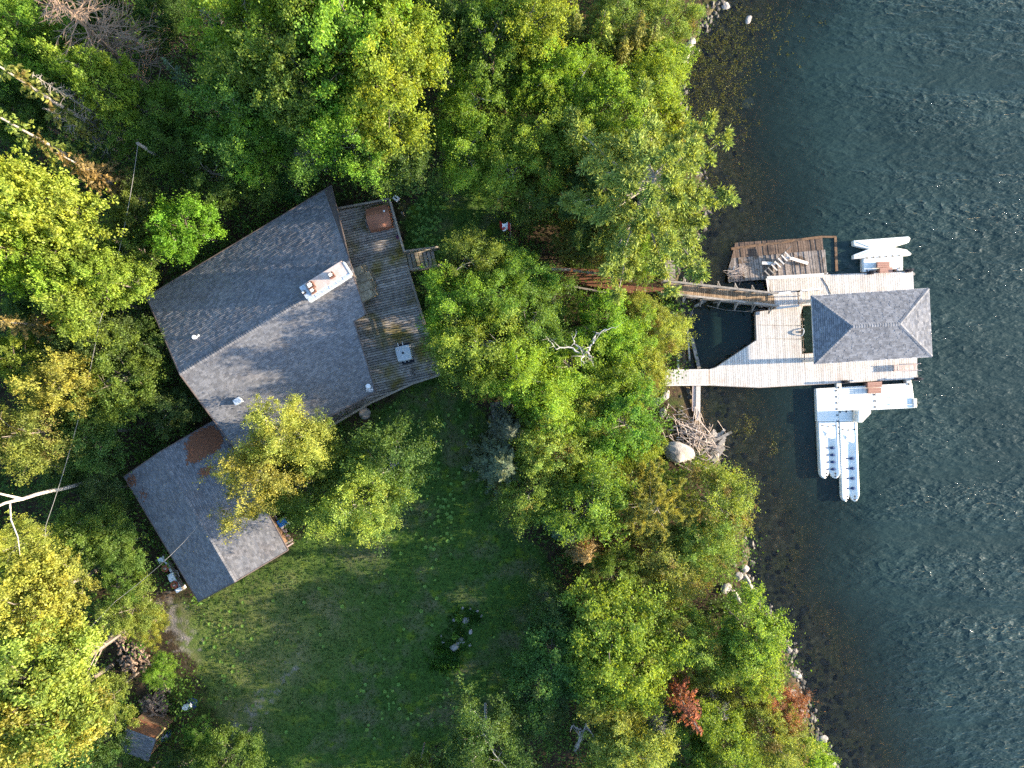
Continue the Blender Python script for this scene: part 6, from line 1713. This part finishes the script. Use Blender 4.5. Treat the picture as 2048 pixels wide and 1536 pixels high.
for k, (px, py, sx, sy, sz, rz, lb) in enumerate(BIG):
    o = rock('boulder', px, py, sx, sy, sz, rz, zoff=.12 if k else .3, me=RKB if k == 0 else None, i=k)
    if k == 12: o.location.z = -.35
    tag(o, lb, 'boulder', 'shoreline boulders')
# loose stones along and below the water line
pts = []
for _ in range(1900):
    t = rs.rand(); yv = rs.uniform(-36, 36); xv = float(shore_x(yv)) + rs.exponential(1.6) * (1 if rs.rand() < .85 else -.25)
    near = 1.0 if (yv < -13 or yv > 26) else .35
    if rs.rand() < near: pts.append((xv, yv))
Vx = []; Fx = []; nb = 0
tmpl = []
for me in RK[:3]:
    v = np.zeros(len(me.vertices) * 3, np.float32); me.vertices.foreach_get('co', v); tmpl.append((v.reshape(-1, 3)))
bmx = __import__('bmesh').new(); __import__('bmesh').ops.create_icosphere(bmx, subdivisions=1, radius=1.0)
ico_v = np.array([q.co[:] for q in bmx.verts]); ico_f = np.array([[v.index for v in f.verts] for f in bmx.faces]); bmx.free()
Q = []
for xv, yv in pts:
    s = min(.3, rs.gamma(2.2, .075) + .05); v = ico_v * (1 + rs.randn(len(ico_v), 1) * .16) * np.array([s, s * rs.uniform(.6, 1), s * rs.uniform(.4, .7)])
    a = rs.rand() * 6.28; R_ = np.array([[math.cos(a), -math.sin(a), 0], [math.sin(a), math.cos(a), 0], [0, 0, 1]])
    v = v @ R_.T + np.array([xv, yv, float(terr(xv, yv)) + s * .15]); Q.append(v[ico_f])
Q = np.concatenate(Q)
st = place('shore_stones', np_mesh('shore_stones', Q, M['wetrock'], np.repeat(rs.rand(len(pts)), 20), k=3), (0, 0, 0)); st['kind'] = 'stuff'
# water weeds in the shallows
V = []; Tn = []
for cx_, cy_, sx_, sy_, n_ in ((1420, 170, 40, 75, 420), (1480, 60, 60, 45, 160), (1495, 855, 14, 12, 30), (1440, 130, 40, 40, 120), (1420, 330, 25, 60, 60), (1545, 885, 6, 12, 10)):
    for _ in range(n_):
        q = P(rs.normal(cx_, sx_), rs.normal(cy_, sy_), 0)
        if q.x < shore_x(q.y) + .2: continue
        k = 7; c = np.array([q.x, q.y, .015]) + rs.randn(k, 3) * np.array([.14, .14, .008]); V.append(leaf_quads(c, unit(rs.randn(k, 3) * .2 + np.array([0, 0, 1])), rs.uniform(.07, .17, k), rs, 2.4)); Tn.append(np.clip(.35 + rs.randn(k) * .25, 0, 1))
ww = place('water_weeds', np_mesh('water_weeds', np.concatenate(V), M['leaf'], np.concatenate(Tn)), (0, 0, 0)); ww['kind'] = 'stuff'; ww.color = (.15, .16, .035, 1)

# brush pile and rotten stump at the shore
bp_ = thing('brush_pile', G(1380, 870), 'tangled pile of bare pinkish branches on the shore beside the large boulder', 'brush pile')
b = MB()
for k in range(230):
    px, py = random.gauss(1385, 22), random.gauss(872, 26); px += (py - 872) * .55
    q = P(px, py, .35 + random.random() * .7); a = math.radians(random.gauss(-38, 38)); L = random.uniform(.5, 1.7); d = Vector((math.cos(a), math.sin(a), random.uniform(-.12, .12))) * L
    b.tube([q - d * .5, q + Vector((random.uniform(-.1, .1), random.uniform(-.1, .1), .08)), q + d * .5], [.03, .022, .008], 3, cap=False)
stuff(b.build('branch_tangle', M['driftwood'], bp_))
for k in range(26):
    px, py = random.gauss(1390, 20), random.gauss(880, 20); q = P(px, py, .7 + random.random() * .4); a = math.radians(random.gauss(-40, 30)); L = random.uniform(1.2, 2.6); d = Vector((math.cos(a), math.sin(a), random.uniform(-.1, .1))) * L
    MB().tube([q - d * .5, q + Vector((0, 0, .1)), q + d * .5], [.05, .038, .015], 4).build('branch', M['driftwood'], bp_)
ru = thing('driftwood_stump', P(1425, 890, 0), 'splintered grey stump slab jutting into the water beside the brush pile', 'stump')
for k in range(30):
    t = k / 29; q = P(1408 + 36 * random.random(), 872 + 38 * random.random(), .15 + .35 * random.random()); a = math.radians(42 + random.uniform(-14, 14)); L = random.uniform(.8, 1.9); d = Vector((math.cos(a), math.sin(a), random.uniform(-.08, .08))) * L
    MB().beam(q - d * .5, q + d * .5, random.uniform(.12, .3), random.uniform(.06, .2)).build('splinter', M['grey'], ru)
dp_ = thing('driftwood_heap', P(1470, 545, .5), 'small heap of twigs washed onto the west end of the old dock', 'driftwood')
b = MB()
for k in range(70):
    q = P(random.gauss(1476, 9), random.gauss(545, 6), .55 + random.random() * .2); a = random.uniform(0, 3.14); d = Vector((math.cos(a), math.sin(a), 0)) * random.uniform(.2, .6); b.tube([q - d, q + d], [.02, .01], 3)
stuff(b.build('twigs', M['driftwood'], dp_))

# ------------------------------------------------------------------ woods going on beyond the picture (nothing of it in the frame)
V = []; Tn = []; rs = np.random.RandomState(77)
base_c = [crown_broad(900 + k, ncl=26, per=30, leaf=.62, cr=.8)[:2] for k in range(3)]
for _ in range(420):
    a, b = rs.uniform(-78, 22), rs.uniform(-66, 66)
    if (-49 < a < 60 and -39 < b < 39) or float(shore_x(b)) - a < 3: continue
    if -30 < a < -2 and b < 0 and b > -52: continue
    s = rs.uniform(.7, 1.25); v, t = base_c[rs.randint(3)]
    V.append(v * np.array([s, s, s]) + np.array([a, b, float(terr(a, b)) + rs.uniform(-1.5, 1.0)])); Tn.append(np.clip(t * .8 + rs.uniform(-.2, .2), 0, 1))
fw = place('woods', np_mesh('woods', np.concatenate(V), M['leaf'], np.concatenate(Tn)), (0, 0, 0)); fw['kind'] = 'stuff'; fw.color = (.13, .22, .04, 1)
